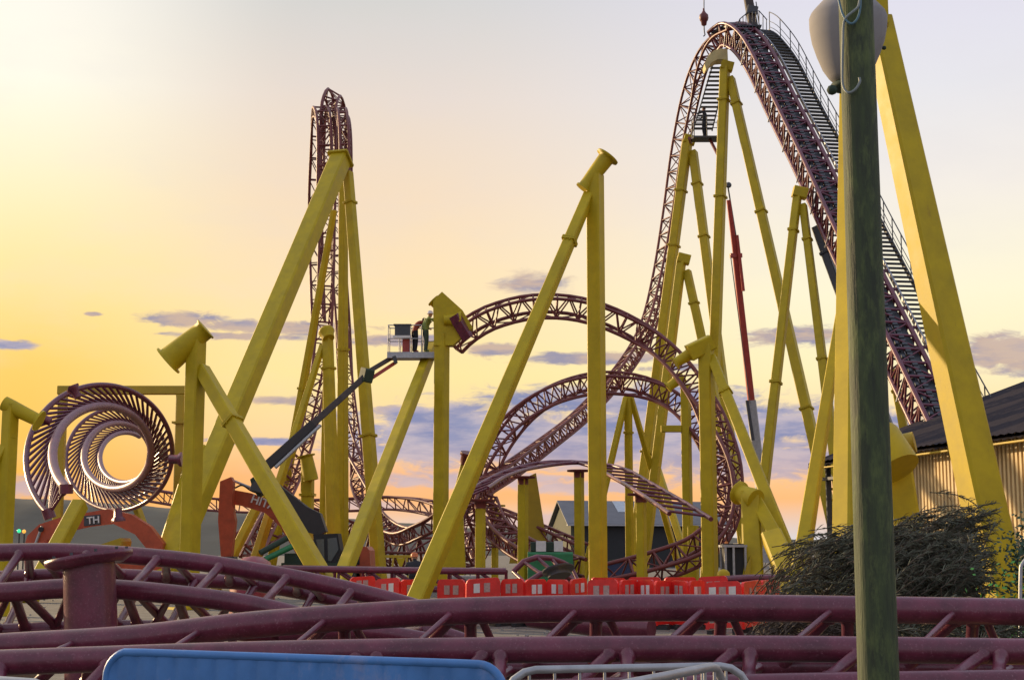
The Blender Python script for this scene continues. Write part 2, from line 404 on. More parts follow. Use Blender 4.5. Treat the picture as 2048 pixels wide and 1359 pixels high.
# loop start column
t = thing('track_support', (P(884, 900, 59).x, 59, 0), 'yellow column beside the work platform with a cone head carrying the loop end', 'support', SG)
post(t, 884, 668, 59, 33)
a = P(872, 585, 59)
MB().prism([P(866, 600, 58.75), P(884, 583, 58.75), P(925, 620, 58.75), P(946, 655, 58.75), P(905, 690, 58.75), P(868, 690, 58.75)], (0, .62, 0)).build('head', YEL, t)
MB().lathe([(.27, 0), (.27, .06), (.22, .065), (.22, .3)], P(866, 600, 59), 18, (.7, 0, -.7)).build('saddle_flange', YEL, t)
MB().lathe([(.2, 0), (.24, .5), (.31, .62), (.31, .7)], P(888, 640, 58.7), 18, (.9, 0, .05)).build('saddle_arm', YEL, t)
leg(t, 866, 690, 61.4, 690, 1135, 47, 27, 38, rot=28); MB().beam(P(908, 630, 58.6), P(936, 676, 58.8), .42, rot=20).build('track_clamp', MAR, t)
# central hammerhead
t = thing('track_support', (P(1190, 900, 37).x, 37, 0), 'tallest lone yellow column at centre with a hammer head and nothing on it', 'support', SG)
post(t, 1190, 350, 37, 40)
head(t, 1216, 312, 1166, 378, 37, 17, 14, 25, f2=17)
leg(t, 1178, 390, 37, 832, 1200, 31.5, 27, 47, fl=(.125,), rot=24)
# right-hand column of outer loop
t = thing('track_support', (P(1412, 900, 49).x, 49, 0), 'yellow column at the right of the large loop, flat capped with a short arm', 'support', SG)
post(t, 1412, 688, 49, 36)
MB().beam(P(1378, 706, 49), P(1424, 683, 49), .55, .5, rot=10).build('head', YEL, t)
head(t, 1350, 726, 1396, 698, 49.2, 10, 13, 14)
leg(t, 1424, 715, 49, 1582, 1110, 43, 23, 34, fl=(.155,), rot=20)
# inner arc column
t = thing('track_support', (P(1371, 900, 66).x, 66, 0), 'yellow column with a level tie beam right of the inner arc', 'support', SG)
post(t, 1371, 770, 66, 23); head(t, 1335, 775, 1366, 752, 66, 9, 11, 12)
MB().beam(P(1322, 857, 66), P(1362, 857, 66), .3, rot=0).build('tie_beam', YEL, t)
t = thing('track_support', (P(1256, 1000, 72).x, 72, 0), 'three-legged yellow stand under the top of the inner arc', 'support', SG)
post(t, 1256, 790, 72, 18, fl=(.2,)); leg(t, 1252, 795, 72, 1206, 990, 70, 14, 17, fl=(.42,)); leg(t, 1262, 795, 72, 1292, 900, 74, 13, 15, fl=(.5,))
# lift hill A-frames
def aframe(label, top, l, r, w, fl_l=(), fl_r=(), Yt=75, Yl=72, Yr=70, cap=True):
    th = thing('track_support', (P(*top, Yt).x, Yt, 0), label, 'support', SG)
    A, _ = leg(th, top[0] - 3, top[1], Yt, *l, Yl, w[0], w[1], fl=fl_l); leg(th, top[0] + 8, top[1] + 22, Yt, *r, Yr, w[0] * .92, w[1], fl=fl_r)
    if cap: MB().beam(A + Vector((-.2, 0, .14)), A + Vector((.42, 0, -.02)), .5, rot=0).build('saddle_cap', YEL, th)
    return th
aframe('second tallest lift hill A-frame, under the steep left drop', (1378, 282), (1302, 840), (1436, 690), (24, 25), (.12, .25, .72), (.085, .22), 80, 78, 72)
aframe('tallest lift hill A-frame, meeting the track just under the summit', (1453, 135), (1430, 700), (1614, 820), (24, 29), (.07, .27), (.06, .30, .69), 76, 72, 66)
aframe('lift hill A-frame halfway down the chain slope', (1598, 388), (1545, 820), (1650, 760), (21, 27), (.1, .50), (.1, .43), 66, 62, 60)
aframe('lower brown-stained A-frame with bare top left of the lift supports', (1366, 520), (1322, 850), (1424, 770), (22, 24), (.45,), (.11,), 74, 72, 70)
t = thing('track_support', (P(1325, 1000, 80).x, 80, 0), 'thin yellow raking leg at the back behind the ladder-like track end', 'support', SG)
leg(t, 1300, 890, 84, 1352, 1050, 80, 16)
t = thing('track_support', (P(1803, 820, 60).x, 60, 0), 'yellow leg seen below the chain slope above the shed roof', 'support', SG)
leg(t, 1786, 740, 60, 1812, 880, 58, 21, fl=(.1, .35))
t = thing('steel_strut', (P(1660, 540, 64).x, 64, 0), 'dark grey steel strut slanting under the lift chain slope', 'strut')
leg(t, 1632, 455, 66, 1700, 640, 60, 22, m=DGR, fl=(.08,))
# big near A frame on the right
t = thing('track_support', (P(1720, 300, 30).x, 30, 0), 'huge near yellow A-frame straddling the green lamp post at the right', 'support', SG)
leg(t, 1754, 40, 31, 1968, 1010, 29, 62, 92, rot=-17)
leg(t, 1702, 40, 31, 1694, 1050, 27, 46, 66, rot=52)
leg(t, 1692, 560, 31.5, 1604, 1110, 27, 20, 46, rot=30, fl=(.02,))
MB().beam(P(1690, 30, 31), P(1768, 30, 31), .75, rot=0).build('saddle', YEL, t)
t = thing('track_support', (P(1800, 950, 34).x, 34, 0), 'squat yellow support with drum-shaped head peeking right of the lamp post', 'support', SG)
leg(t, 1785, 880, 34.6, 1812, 1060, 34, 62, 66, rot=8)
MB().lathe([(.52, 0), (.52, .9), (.48, 1.0)], P(1796, 938, 33.4), 24, (-.35, .5, .8)).build('drum_head', YEL, t)
MB().lathe([(.30, 0), (.30, .25), (.24, .26), (.24, .5)], P(1786, 892, 34.4), 18, (1, -.4, .2)).build('saddle_flange', YEL2, t)
# stocky right-hand support
t = thing('track_support', (P(1500, 1060, 45).x, 45, 0), 'stocky yellow support with blunt head right of the dense lattice curve', 'support', SG)
leg(t, 1500, 985, 45, 1507, 1150, 44, 42, 50, rot=12)
leg(t, 1512, 1000, 45, 1600, 1155, 42, 30, 40, rot=12)
head(t, 1478, 985, 1512, 1000, 45, 18, 22, 24, dy=-.3)
t = thing('track_support', (P(1565, 1110, 40).x, 40, 0), 'low yellow splayed leg rising out of the bare twigs', 'support', SG)
leg(t, 1545, 1075, 41, 1600, 1200, 38, 46, 60, rot=8)
# low posts
for (x, y, Y, w, lab) in ((961, 1004, 49.6, 22, 'short yellow post under the left end of the banked ladder track'), (1046, 958, 55, 23, 'yellow post under the rising part of the banked ladder track'),
                          (1158, 945, 57, 22, 'yellow post tight beside the central lone column'), (1282, 992, 50, 23, 'yellow post under the descending ladder track'),
                          (990, 1015, 66, 15, 'slim far yellow post left of the grey barn'), (1386, 1050, 60, 24, 'short yellow post below the cut end of the ladder track')):
    t = thing('track_support', (P(x, y, Y).x, Y, 0), lab, 'support', SG); post(t, x, y, Y, w)
    if y < 1040: MB().lathe([(.46, 0), (.46, .07), (.2, .09), (.2, .3)], P(x, y - 6, Y), 16, (0, 0, -1)).build('cap_plate', MARF if Y < 60 else YEL, t)
t = thing('track_support', (P(1070, 1000, 70).x, 70, 0), 'yellow wedge-shaped pier left of the grey barn', 'support', SG)
MB().prism([P(1050, 955, 70), P(1072, 945, 70), P(1100, 1126, 70), P(1018, 1126, 70), P(1038, 1040, 70)], (0, .8, 0)).build('pier', YEL2, t)
t = thing('track_support', (P(925, 1000, 62).x, 62, 0), 'leaning yellow tube with round bolted end behind the central brace', 'support', SG)
leg(t, 937, 915, 62, 893, 1100, 60, 26, 36)
d = (P(893, 1100, 60) - P(937, 915, 62)).normalized()
MB().lathe([(.36, 0), (.36, .12), (.3, .13), (.3, .5)], P(938, 905, 61.6), 22, (d + Vector((0, .7, 0)))).build('end_flange', MARF, t)
t = thing('track_support', (P(905, 1090, 52).x, 52, 0), 'broad yellow pier low between the column and the central brace', 'support', SG)
MB().prism([P(905, 1012, 52), P(925, 1012, 52), P(932, 1168, 52), P(866, 1168, 52)], (0, .7, 0)).build('pier', YEL, t)
t = thing('track_support', (P(490, 1040, 55).x, 55, 0), 'slim yellow strut leaning through the orange excavator arm', 'support', SG)
leg(t, 528, 985, 63, 470, 1100, 61, 20, rot=20)

# ------------------------------------------------------------------ coaster tracks
Z = (0, 0, 1)
# outer loop
track('large open loop of maroon lattice track arching over the centre', [(905, 688, 60, .5), (935, 660, 60, .5), (985, 632, 60, .5), (1060, 613, 60, .5), (1140, 614, 60, .45), (1215, 634, 60, .4),
      (1290, 672, 60, .3), (1350, 722, 59, .2), (1400, 790, 58, .1), (1434, 860, 57, -.4), (1455, 930, 56, -.9), (1458, 1000, 55.5, -1.3), (1440, 1060, 55, -1.4), (1390, 1105, 54.5, -1.3), (1310, 1135, 54, -1), (1215, 1160, 54, -.8)], s=-1, deep=.78, gauge=.85)
# inner arc
track('inner arc of maroon lattice track beneath the large loop', [(985, 1080, 66, -.9), (957, 1030, 65, -.9), (957, 985, 65, -.9), (980, 915, 65, -.6), (1020, 855, 65.5, -.3), (1070, 810, 66, 0), (1135, 778, 67, .3), (1210, 764, 68, .5), (1290, 774, 68, .4),
      (1355, 808, 67, .2), (1410, 872, 66, .0), (1445, 950, 65, -.4), (1450, 1020, 64, -.8), (1420, 1085, 63, -1)], s=-1, deep=.80, gauge=.85)
# lift drop: left side of the big hill
LUP = [(1474, 68, 76, (-.1, -.45, .8)), (1440, 78, 78, (-.5, -.5, .7)), (1408, 118, 80, (-.75, -.62, .35)), (1384, 190, 82, (-.8, -.6, .15)), (1362, 300, 83, (-.85, -.5, .1)), (1344, 430, 83, (-.85, -.45, .1)),
       (1324, 550, 82, (-.85, -.4, .15)), (1298, 650, 80, (-.8, -.3, .4)), (1250, 735, 77, (-.7, -.3, .6)), (1170, 825, 73, (-.6, -.2, .75)), (1090, 890, 69, (-.5, -.2, .8)), (1015, 945, 65, (-.4, -.2, .9)), (955, 985, 62, (-.4, -.3, .9)), (930, 1030, 60, (-.4, -.3, .9))]
track('steep first drop of maroon track falling from the summit to the left', LUP, gauge=1.0, deep=.62)
# chain slope
LIFT = [(1440, 80, 78, (-.3, -.3, 1)), (1462, 68, 77, (0, -.4, 1)), (1490, 82, 75.5, (.1, -.6, .8)), (1520, 125, 74, (.1, -.7, .7)), (1560, 208, 71.5, (.1, -.7, .7)), (1618, 325, 68, (.1, -.7, .7)), (1690, 480, 63.5, (.1, -.7, .7)), (1775, 655, 59, (.1, -.7, .7)), (1880, 870, 54, (.1, -.7, .7)), (1940, 1000, 51, (.1, -.7, .7))]
lt, lf, lR, lS = track('long chain lift slope running down behind the lamp post to the shed', LIFT, gauge=1.15, deep=1.15, sg=.98, m=MAR, panel=.9, rr=.1, sr=.12, tie=.06, mr=.06)
ch = MB(); cs = MB(); dn = MB()
cp = [f[0] + f[2] * .46 for f in lf]
ch.tube(cp, .07, 6)
for i in range(0, len(cp) - 1):
    for k in (.25, .75):
        q = cp[i].lerp(cp[i + 1], k); dn.add([], []); ch.box(q + lf[i][2] * .08, (.2, .14, .14), rx=.8)
ch.build('lift_chain', DGR, lt)
for sd_ in (-1, 1):
    vs = []; 
    for f in lf:
        for a_, b_ in ((.10, .44), (.47, .44), (.47, .36), (.10, .36)): vs.append(f[0] + f[3] * sd_ * a_ + f[2] * b_)
    fs = [(i * 4 + j, i * 4 + (j + 1) % 4, (i + 1) * 4 + (j + 1) % 4, (i + 1) * 4 + j) for i in range(len(lf) - 1) for j in range(4)]
    b = MB(); b.add(vs, fs); b.build('chain_trough', DGR, lt)
side = -1 if lf[len(lf) // 2][3].x < 0 else 1
for i in range(len(lf) - 1):
    f = lf[i]; MB().box(f[0] - f[3] * side * .30 + f[2] * .50, (.12, .16, .14), rx=.8).build('rollback_stop', DGR, lt)
# walkway with stairs on the right of the slope
wk = thing('lift_walkway', lf[0][0], 'grey stair walkway with handrail climbing along the chain slope', 'walkway')
side = -1 if lf[len(lf) // 2][3].x < 0 else 1
def wp(f, a, h): 
    s_ = (f[3] * side); s_ = Vector((s_.x, s_.y, 0)).normalized(); return f[0] + s_ * a + f[2] * .35 + Vector((0, 0, h))
sel = lf[4:]
for a_ in (1.0, 1.85): MB().beam
for a_ in (1.02, 1.86):
    b = MB(); vs = []
    for f in sel:
        for (da, dh) in ((-.035, .14), (.035, .14), (.035, -.14), (-.035, -.14)): vs.append(wp(f, a_ + da, dh))
    fs = [(i * 4 + j, i * 4 + (j + 1) % 4, (i + 1) * 4 + (j + 1) % 4, (i + 1) * 4 + j) for i in range(len(sel) - 1) for j in range(4)]
    b.add(vs, fs); b.build('stringer', GAL if a_ < 1.5 else DGR, wk)
sr_ = resample([Vector((*f[0], *f[2], *f[3])) for f in sel], .33); sr_ = [(Vector(d[:3]), None, Vector(d[3:6]), Vector(d[6:9])) for d in sr_]
xs = MB()
for k, f in enumerate(sr_):
    c = (wp(f, 1.05, .02) + wp(f, 1.83, .02)) / 2
    b = MB() if k < 100 else xs; b.box(c, (.80, .30, .05), math.atan2((wp(f, 1.8, 0) - wp(f, 1, 0)).y, (wp(f, 1.8, 0) - wp(f, 1, 0)).x))
    if k < 100: b.build('tread', GRT, wk)
if xs.v: tag(xs.build('tread', GRT, wk), kind='stuff')
for h in (1.12, .6, .28): MB().tube([wp(f, 1.9, h) for f in sel], .026 if h > 1 else .016, 6).build('handrail', DGR, wk)
for k, f in enumerate(sr_[::4]):
    MB().tube([wp(f, 1.9, 0), wp(f, 1.9, 1.12)], .024, 6).build('handrail_post', DGR, wk)
for k, f in enumerate(lf[5::3]):
    b = MB(); b.beam(f[0] + f[3] * side * .5 + f[2] * .35, wp(f, 1.05, 0), .13, rot=0); b.build('bracket', MAR, wk)
# lower handrail wire posts and flanges at the left edge of the slope
for f in lf[4::6]:
    p = f[0] - f[3] * side * .66 + f[2] * .55; MB().tube([p, p + f[2] * -1.2], .035, 5).build('edge_stay', GAL, lt)
# summit platform and its rail
pl = thing('summit_platform', P(1490, 60, 76), 'small railed work platform on top of the big hill', 'platform')
a = P(1478, 58, 76); b2 = P(1520, 58, 76)
MB().box((a + b2) / 2, (b2.x - a.x, 1.1, .07)).build('deck', GRT, pl)
pts = [P(x, y, 75.4) for x, y in ((1470, 60), (1480, 38), (1497, 24), (1518, 22), (1534, 40))]
MB().tube(pts, .03, 6).build('handrail', DGR, pl)
for x, y in ((1480, 38), (1486, 32), (1492, 27), (1498, 24), (1505, 23), (1512, 22), (1518, 22), (1526, 31), (1533, 40)):
    MB().tube([P(x, y, 75.4), P(x, 58 + max(0, x - 1518) * .9, 75.4)], .022, 6).build('handrail_post', DGR, pl)
# ladder and inspection stair in the left drop
ld = thing('inspection_stair', P(1420, 160, 78), 'dark stair and cage platform hanging inside the left drop', 'stair')
A1, A2 = P(1443, 145, 79), P(1432, 145, 79); 
tp = P(1440, 132, 78.5); bt = P(1405, 262, 78.5); sx_ = Vector((.52, 0, 0))
for s_ in (-1, 1): MB().beam(tp + sx_ * s_ * .8, bt + sx_ * s_, .07, rot=0).build('stringer', DGR, ld)
for k in range(15):
    q = tp.lerp(bt, (k + .5) / 15); MB().box(q, (1.0, .25, .05)).build('tread', DGR, ld)
pc = P(1412, 278, 78.3)
MB().box(pc, (1.5, 1.0, .1)).build('deck', DGR, ld)
for x, y in ((-.7, -.45), (0, -.45), (.7, -.45), (-.7, .45), (.7, .45)): MB().tube([pc + Vector((x, y, 0)), pc + Vector((x, y, 1.15))], .03, 6).build('handrail_post', DGR, ld)
for h in (.5, .8, 1.15): MB().tube([pc + Vector(v) for v in ((-.7, .45, h), (-.7, -.45, h), (.7, -.45, h), (.7, .45, h))], .025, 6).build('handrail', DGR, ld)
MB().beam(pc + Vector((-.9, 0, .05)), P(1382, 285, 79), .16, rot=0).build('bracket', MARF, ld)
MB().beam(pc + Vector((.2, 0, 0)), P(1440, 318, 77), .14, rot=0).build('bracket', MARF, ld)
# bright inner saddle arch at summit
t = thing('summit_arch', P(1437, 110, 76.5), 'pale yellow curved plate arch under the summit track', 'arch plate')
pts = [P(x, y, 76.2) for x, y in ((1409, 128), (1416, 112), (1428, 101), (1442, 97), (1455, 99))]; po = [P(x, y, 76.2) for x, y in ((1456, 121), (1445, 118), (1434, 119), (1422, 126), (1412, 138))]
MB().prism(pts + po, (0, .9, 0)).build('plate', mat('cream_paint', (.62, .52, .22), .5), t)
# banked ladder track
track('banked maroon ladder track crossing low with its right end cut open', [(948, 1004, 49, (-.45, -.4, .8)), (990, 974, 52, (-.4, -.4, .85)), (1045, 951, 55, (-.25, -.35, .9)), (1110, 938, 57, (-.1, -.2, 1)), (1170, 938, 57.5, (0, -.05, 1)), (1220, 950, 55.5, (.05, .05, 1)),
      (1262, 974, 52, (.1, .05, 1)), (1305, 1000, 48.5, (.12, .05, 1)), (1345, 1026, 45.5, (.12, .05, 1)), (1378, 1049, 43.3, (.12, .05, 1))], gauge=1.25, deep=.5, panel=1.2, spines=0, tie=.042, rr=.07, m=MAR, every=2)
t5 = [(500, 1110, 64, (.6, -.3, .8)), (530, 1045, 67, (.7, -.4, .6)), (572, 970, 71, (.7, -.5, .5)), (603, 890, 74, (.7, -.7, .3)), (627, 790, 76, (.5, -.9, .2)), (644, 680, 77, (.3, -1, .1)), (652, 560, 77.5, (.1, -1, 0)), (655, 450, 78, (.05, -1, 0)),
      (658, 330, 78.3, (0, -1, 0)), (656, 245, 78.5, (.1, -1, .15)), (657, 212, 79, (.25, -.7, .6)), (663, 194, 80, (.5, 0, .85)), (671, 212, 81, (.6, .5, .6)), (674, 245, 81.6, (.3, 1, .15)), (675, 330, 83, (0, 1, 0)),
      (674, 480, 85, (0, 1, 0)), (684, 640, 85, (0, 1, .0)), (694, 780, 84, (-.3, .9, .1)), (705, 880, 82, (-.5, .7, .3)), (722, 970, 79, (-.6, .3, .6)), (755, 1040, 75, (-.4, -.2, .8)), (800, 1072, 71, (-.2, -.4, .9)), (845, 1058, 69, (.1, -.5, .9)), (890, 1030, 68, (.2, -.5, .9))]
track('narrow top-hat track of the left tower, seen edge-on, both feet curving outwards', t5, gauge=.8, deep=.6, panel=1.0)
# outer strand visible at left of the tower top
track('arched side strand hugging the left face of the tower near its top', [(648, 420, 76, (.1, -1, 0)), (650, 300, 76.5, (.1, -1, .1)), (647, 240, 77.3, (.1, -.8, .5)), (641, 224, 78.4, (0, -.2, 1)), (637, 236, 79.6, (-.1, .9, .5)), (634, 300, 81, (0, 1, 0)), (630, 400, 82, (0, 1, 0)), (632, 520, 83, (0, 1, 0)), (636, 640, 82, (0, 1, 0))], gauge=.72, deep=.5, panel=1.2)
track('short arched side strand hugging the right face of the tower near its top', [(690, 470, 74.5, (0, -1, 0)), (690, 300, 75, (0, -1, .1)), (687, 240, 76, (0, -.9, .5)), (683, 224, 77.5, (0, -.2, 1)), (684, 240, 79, (0, .9, .5)), (688, 310, 80, (0, 1, 0))], gauge=.45, deep=.4, panel=1.2)
track('thin orange-lit horizontal track far behind on the left', [(300, 990, 95, (0, 0, 1)), (420, 1008, 94, (0, 0, 1)), (560, 1013, 93, (0, 0, 1)), (700, 1009, 92, (0, 0, 1)), (790, 1006, 91, (0, 0, 1)), (875, 1020, 88, (0, 0, 1)), (935, 1060, 84, (0, 0, 1)), (960, 1110, 82, (0, 0, 1))], gauge=1.0, deep=.75, panel=1.2, xb=False)
track('low curving track sweeping from the inner arc down towards the barn', [(965, 1000, 62, (.4, -.5, .7)), (985, 1050, 60, (.4, -.6, .7)), (1030, 1090, 58, (.3, -.7, .7)), (1090, 1120, 56, (.2, -.7, .7)), (1150, 1140, 54, (.1, -.6, .8))], gauge=1.0, deep=.6, panel=.8)
track('gently sloping truss track behind the low curve', [(990, 1028, 72, (0, 0, 1)), (1050, 1052, 71, (0, 0, 1)), (1110, 1078, 70, (0, 0, 1)), (1160, 1100, 69, (0, 0, 1))], gauge=.9, deep=.6, panel=1.0, xb=False)
track('dark bulky lattice track low behind the boom lift', [(480, 1105, 72, (.6, -.6, .6)), (540, 1060, 74, (.5, -.7, .5)), (600, 1050, 76, (.2, -.8, .5)), (680, 1075, 78, (0, -.7, .6)), (760, 1105, 78, (0, -.6, .8)), (850, 1112, 77, (0, -.5, .8)), (960, 1100, 76, (0, -.5, .8))], gauge=1.5, deep=1.3, panel=1.0, mr=.08)
t = track('short arched track piece lying behind the red barriers', [(1045, 1162, 39, (-.5, -.5, .6)), (1062, 1146, 39, (-.3, -.6, .8)), (1090, 1139, 39.3, (0, -.6, .8)), (1120, 1146, 39.6, (.3, -.5, .8)), (1145, 1162, 40, (.5, -.4, .6))], gauge=.8, deep=.3, panel=.35, spines=0, every=1, m=MAR)[0]
tag(MB().lathe([(.42, 0), (.42, .06), (.3, .07), (.3, .2)], P(1116, 1137, 38.4), 24, (.2, -.35, -1)).build('flange_disc', DGR), 'round grey flange plate propped on the short arched track piece', 'flange plate')

# the coil (rolling track seen along its axis)
fr = []; t = thing('coaster_track', P(203, 900, 46), 'coil of maroon track seen end-on with an open circle of sky inside', 'coaster track', TG)
inner = []; outer = []; mids = []
NS = 150
def lerp3(v, t):
    k = min(len(v) - 2, int(t)); q = t - k; return v[k] + (v[k + 1] - v[k]) * q
for i in range(NS + 1):
    u = i / NS * 2.48; ang = R(232) - u * 2 * math.pi     # starts lower left, goes clockwise
    sc = 1.07 / (1 + .50 * u); Y = 44 / sc
    cx = 301 - 97 * sc; cy = 896 + 32 * (1 - sc)
    for lst, r in ((inner, 98), (outer, 151)):
        ccx = cx if lst is inner else cx + 0; lst.append(P(ccx + r * sc * math.cos(ang), cy - r * sc * math.sin(ang) + (6 * sc if lst is outer else 0), Y + (0 if lst is inner else .35)))
    mids.append(P(cx + 108 * sc * math.cos(ang), cy - 108 * sc * math.sin(ang), Y + .9))
sm = lambda L: cr(L, 2)
MB().tube(sm(inner), .14, 12).build('rail', mat('skylit_maroon', (.27, .13, .15), .4, 0, .3, 4), t); MB().tube(sm(outer), .09, 10).build('rail', MAR, t)  # inner rail: sky light painted in as a paler maroon
MB().tube(sm(mids), .11, 10).build('spine_tube', MAR, t)
br = MB()
for i in range(0, NS + 1):
    b = MB().tube([inner[i], outer[max(0, i - 5)]], .046, 6)
    if i < 100: b.build('cross_tie', MAR, t)
    else: br.add(b.v, b.f, True)
    br.tube([mids[i], outer[max(0, i - 3)]], .05, 5, False)
    if i < NS: br.tube([mids[i], inner[min(NS, i + 2)]], .04, 5, False)
br.build('lattice_bracing', MAR, t)
MB().tube([inner[0] + Vector((0, -.02, .12)), inner[0] - Vector((0, 0, .14))], .19, 12).build('end_flange', MAR, t)
MB().tube([outer[0] + Vector((-.05, -.02, .14)), outer[0] - Vector((-.05, 0, .12))], .17, 12).build('end_flange', MAR, t)
for (x, y, ax) in ((88, 838, (-1, 0, .35)), (352, 918, (1, 0, 0)), (150, 783, (-.5, .1, .8)), (236, 1030, (.1, 0, -1))):
    MB().lathe([(.13, 0), (.14, .26), (.22, .34), (.22, .40)], P(x, y, 45.2) - Vector(ax).normalized() * .22, 4, ax).build('bracket', MAR, t)

# ------------------------------------------------------------------ foreground tracks
def line(pts, n=14): return cr([P(*p) for p in pts], n)
def at_x(L, px):
    """point on a sampled line whose picture column is px"""
    best = min(range(len(L) - 1), key=lambda i: abs(1024 + F * (L[i].x / (L[i].y * math.cos(PITCH) + (L[i].z - EYE) * math.sin(PITCH))) - px)); return L[best]
def weld(a, b, r):
    d = b - a; L = d.length; d.normalize(); e = [0, .112, .128, L - .128, L - .112, L]
    if L < .3: e = [0, L * .3, L * .34, L * .66, L * .7, L]
    return MB().tube([a + d * q for q in e], [r * 1.3, r * 1.3, r, r, r * 1.3, r * 1.3], 14)
th = thing('coaster_track', P(1000, 1300, 10.6), 'nearest maroon truss track running across the whole foreground', 'coaster track', TG)
U = line([(-420, 1330, 11.2), (-150, 1306, 11.2), (0, 1292, 11.2), (260, 1276, 11.1), (520, 1247, 11), (850, 1224, 11), (1150, 1216, 11), (1500, 1215, 11), (2048, 1223, 11), (2400, 1232, 11)], 60)
Lo = line([(-420, 1340, 10.3), (0, 1324, 10.3), (520, 1307, 10.2), (1000, 1299, 10.2), (1500, 1296, 10.2), (2048, 1302, 10.2), (2400, 1308, 10.2)], 60)
Md = line([(-420, 1425, 9.9), (600, 1398, 9.8), (1400, 1374, 9.8), (2048, 1363, 9.8), (2400, 1360, 9.8)], 60)
Dk = line([(-420, 1420, 11.6), (600, 1352, 11.5), (1400, 1334, 11.4), (2048, 1338, 11.4), (2400, 1342, 11.4)], 60)
for L, r, nm in ((U, .098, 'rail'), (Lo, .088, 'rail'), (Md, .082, 'spine_tube'), (Dk, .075, 'spine_tube')): MB().tube(L, r, 18).build(nm, MAR, th)
for k in range(-5, 6):
    x = 940 + 252 * k
    weld(at_x(U, x), at_x(Dk, x - 4), .046).build('strut', MAR, th)
    weld(at_x(U, x - 22), at_x(Dk, x - 140), .044).build('diagonal_strut', MAR, th)
    weld(at_x(U, x - 34), at_x(Lo, x - 120), .022).build('thin_brace', MAR, th)
    weld(at_x(U, x + 14), at_x(Dk, x + 70), .03).build('diagonal_strut', MAR, th)
    x = 1000 + 250 * k
    weld(at_x(Lo, x), at_x(Md, x), .044).build('strut', MAR, th)
    weld(at_x(Lo, x - 24), at_x(Md, x - 110), .042).build('diagonal_strut', MAR, th)
    weld(at_x(Dk, x + 20), at_x(Md, x - 60), .03).build('cross_strut', MAR, th)
for x in (-260, 640, 1330, 2120):
    q = at_x(Md, x); q2 = at_x(Dk, x); MB().box(((q.x + q2.x) / 2, 10.6, (min(q.z, q2.z) - .08) / 2), (.24, 1.9, min(q.z, q2.z) - .08)).build('timber_block', mat('timber_%d' % x if 0 else 'timber', (.25, .17, .1), .8, 0, .4, 5, .2, stretch=(1, 1, 6)), th)

th = thing('coaster_track', P(300, 1180, 15), 'second maroon truss track curving down from the left edge behind the nearest one', 'coaster track', TG)
A_ = line([(-300, 1112, 15), (0, 1104, 15), (130, 1103, 15), (260, 1110, 15), (400, 1124, 15), (520, 1143, 15), (650, 1168, 15), (800, 1205, 15), (950, 1252, 15)], 30)
B_ = line([(-300, 1170, 16), (100, 1150, 16), (230, 1150, 16), (400, 1160, 16), (520, 1169, 16), (700, 1205, 16), (850, 1250, 16)], 30)
C_ = line([(-300, 1198, 14), (0, 1184, 14), (130, 1176, 14), (240, 1178, 14), (400, 1194, 14), (520, 1213, 14), (640, 1245, 14), (800, 1300, 14)], 30)
D_ = line([(-300, 1280, 14.8), (0, 1262, 14.8), (240, 1254, 14.8), (450, 1262, 14.8), (640, 1290, 14.8), (900, 1370, 14.8)], 30)
for L, r, nm in ((A_, .088, 'rail'), (B_, .076, 'spine_tube'), (C_, .092, 'rail'), (D_, .076, 'spine_tube')): MB().tube(L, r, 18).build(nm, MAR, th)
for x in (-80, 58, 190, 330, 455, 590, 720):
    weld(at_x(A_, x), at_x(B_, x + 6), .046).build('strut', MAR, th); weld(at_x(A_, x + 14), at_x(B_, x + 55), .04).build('diagonal_strut', MAR, th)
    weld(at_x(A_, x - 14), at_x(C_, x - 70), .042).build('diagonal_strut', MAR, th)
for x in (-90, 25, 150, 250, 352, 470, 590):
    weld(at_x(C_, x), at_x(D_, x + 26), .046).build('strut', MAR, th); weld(at_x(C_, x + 18), at_x(D_, x + 90), .042).build('diagonal_strut', MAR, th)
    weld(at_x(B_, x + 40), at_x(D_, x - 20), .04).build('cross_strut', MAR, th); weld(at_x(C_, x - 8), at_x(D_, x - 44), .036).build('diagonal_strut', MAR, th)
for x in (-40, 520):
    q = at_x(D_, x); MB().box((q.x, 15, (q.z - .1) / 2), (.3, 2.2, q.z - .1)).build('timber_block', mat('timber', (.25, .17, .1), .8, 0, .4, 5, .2), th)
st = thing('support_stub', P(184, 1245, 13.4), 'short upright maroon pipe column with a round tilted flange plate, among the left foreground rails', 'pipe stub')
a = P(178, 1118, 13.4); b = P(196, 1300, 13.4); b = Vector((b.x, b.y, .0)); n_ = (a - b).normalized()
MB().tube([b, b.lerp(a, .5), a], [.255, .235, .225], 28).build('pipe', MAR, st)
nn = Vector((-.17, .03, 1)).normalized()
MB().lathe([(.30, -.05), (.385, 0), (.385, .045), (.2, .05)], a - nn * .01, 32, nn).build('flange_plate', MAR, st)
for k in range(10):
    ang = k * .628; e1 = nn.orthogonal().normalized(); q = a + (e1 * math.cos(ang) + nn.cross(e1) * math.sin(ang)) * .335
    MB().tube([q + nn * .02, q + nn * .062], .016, 6).build('bolt', DGR, st)
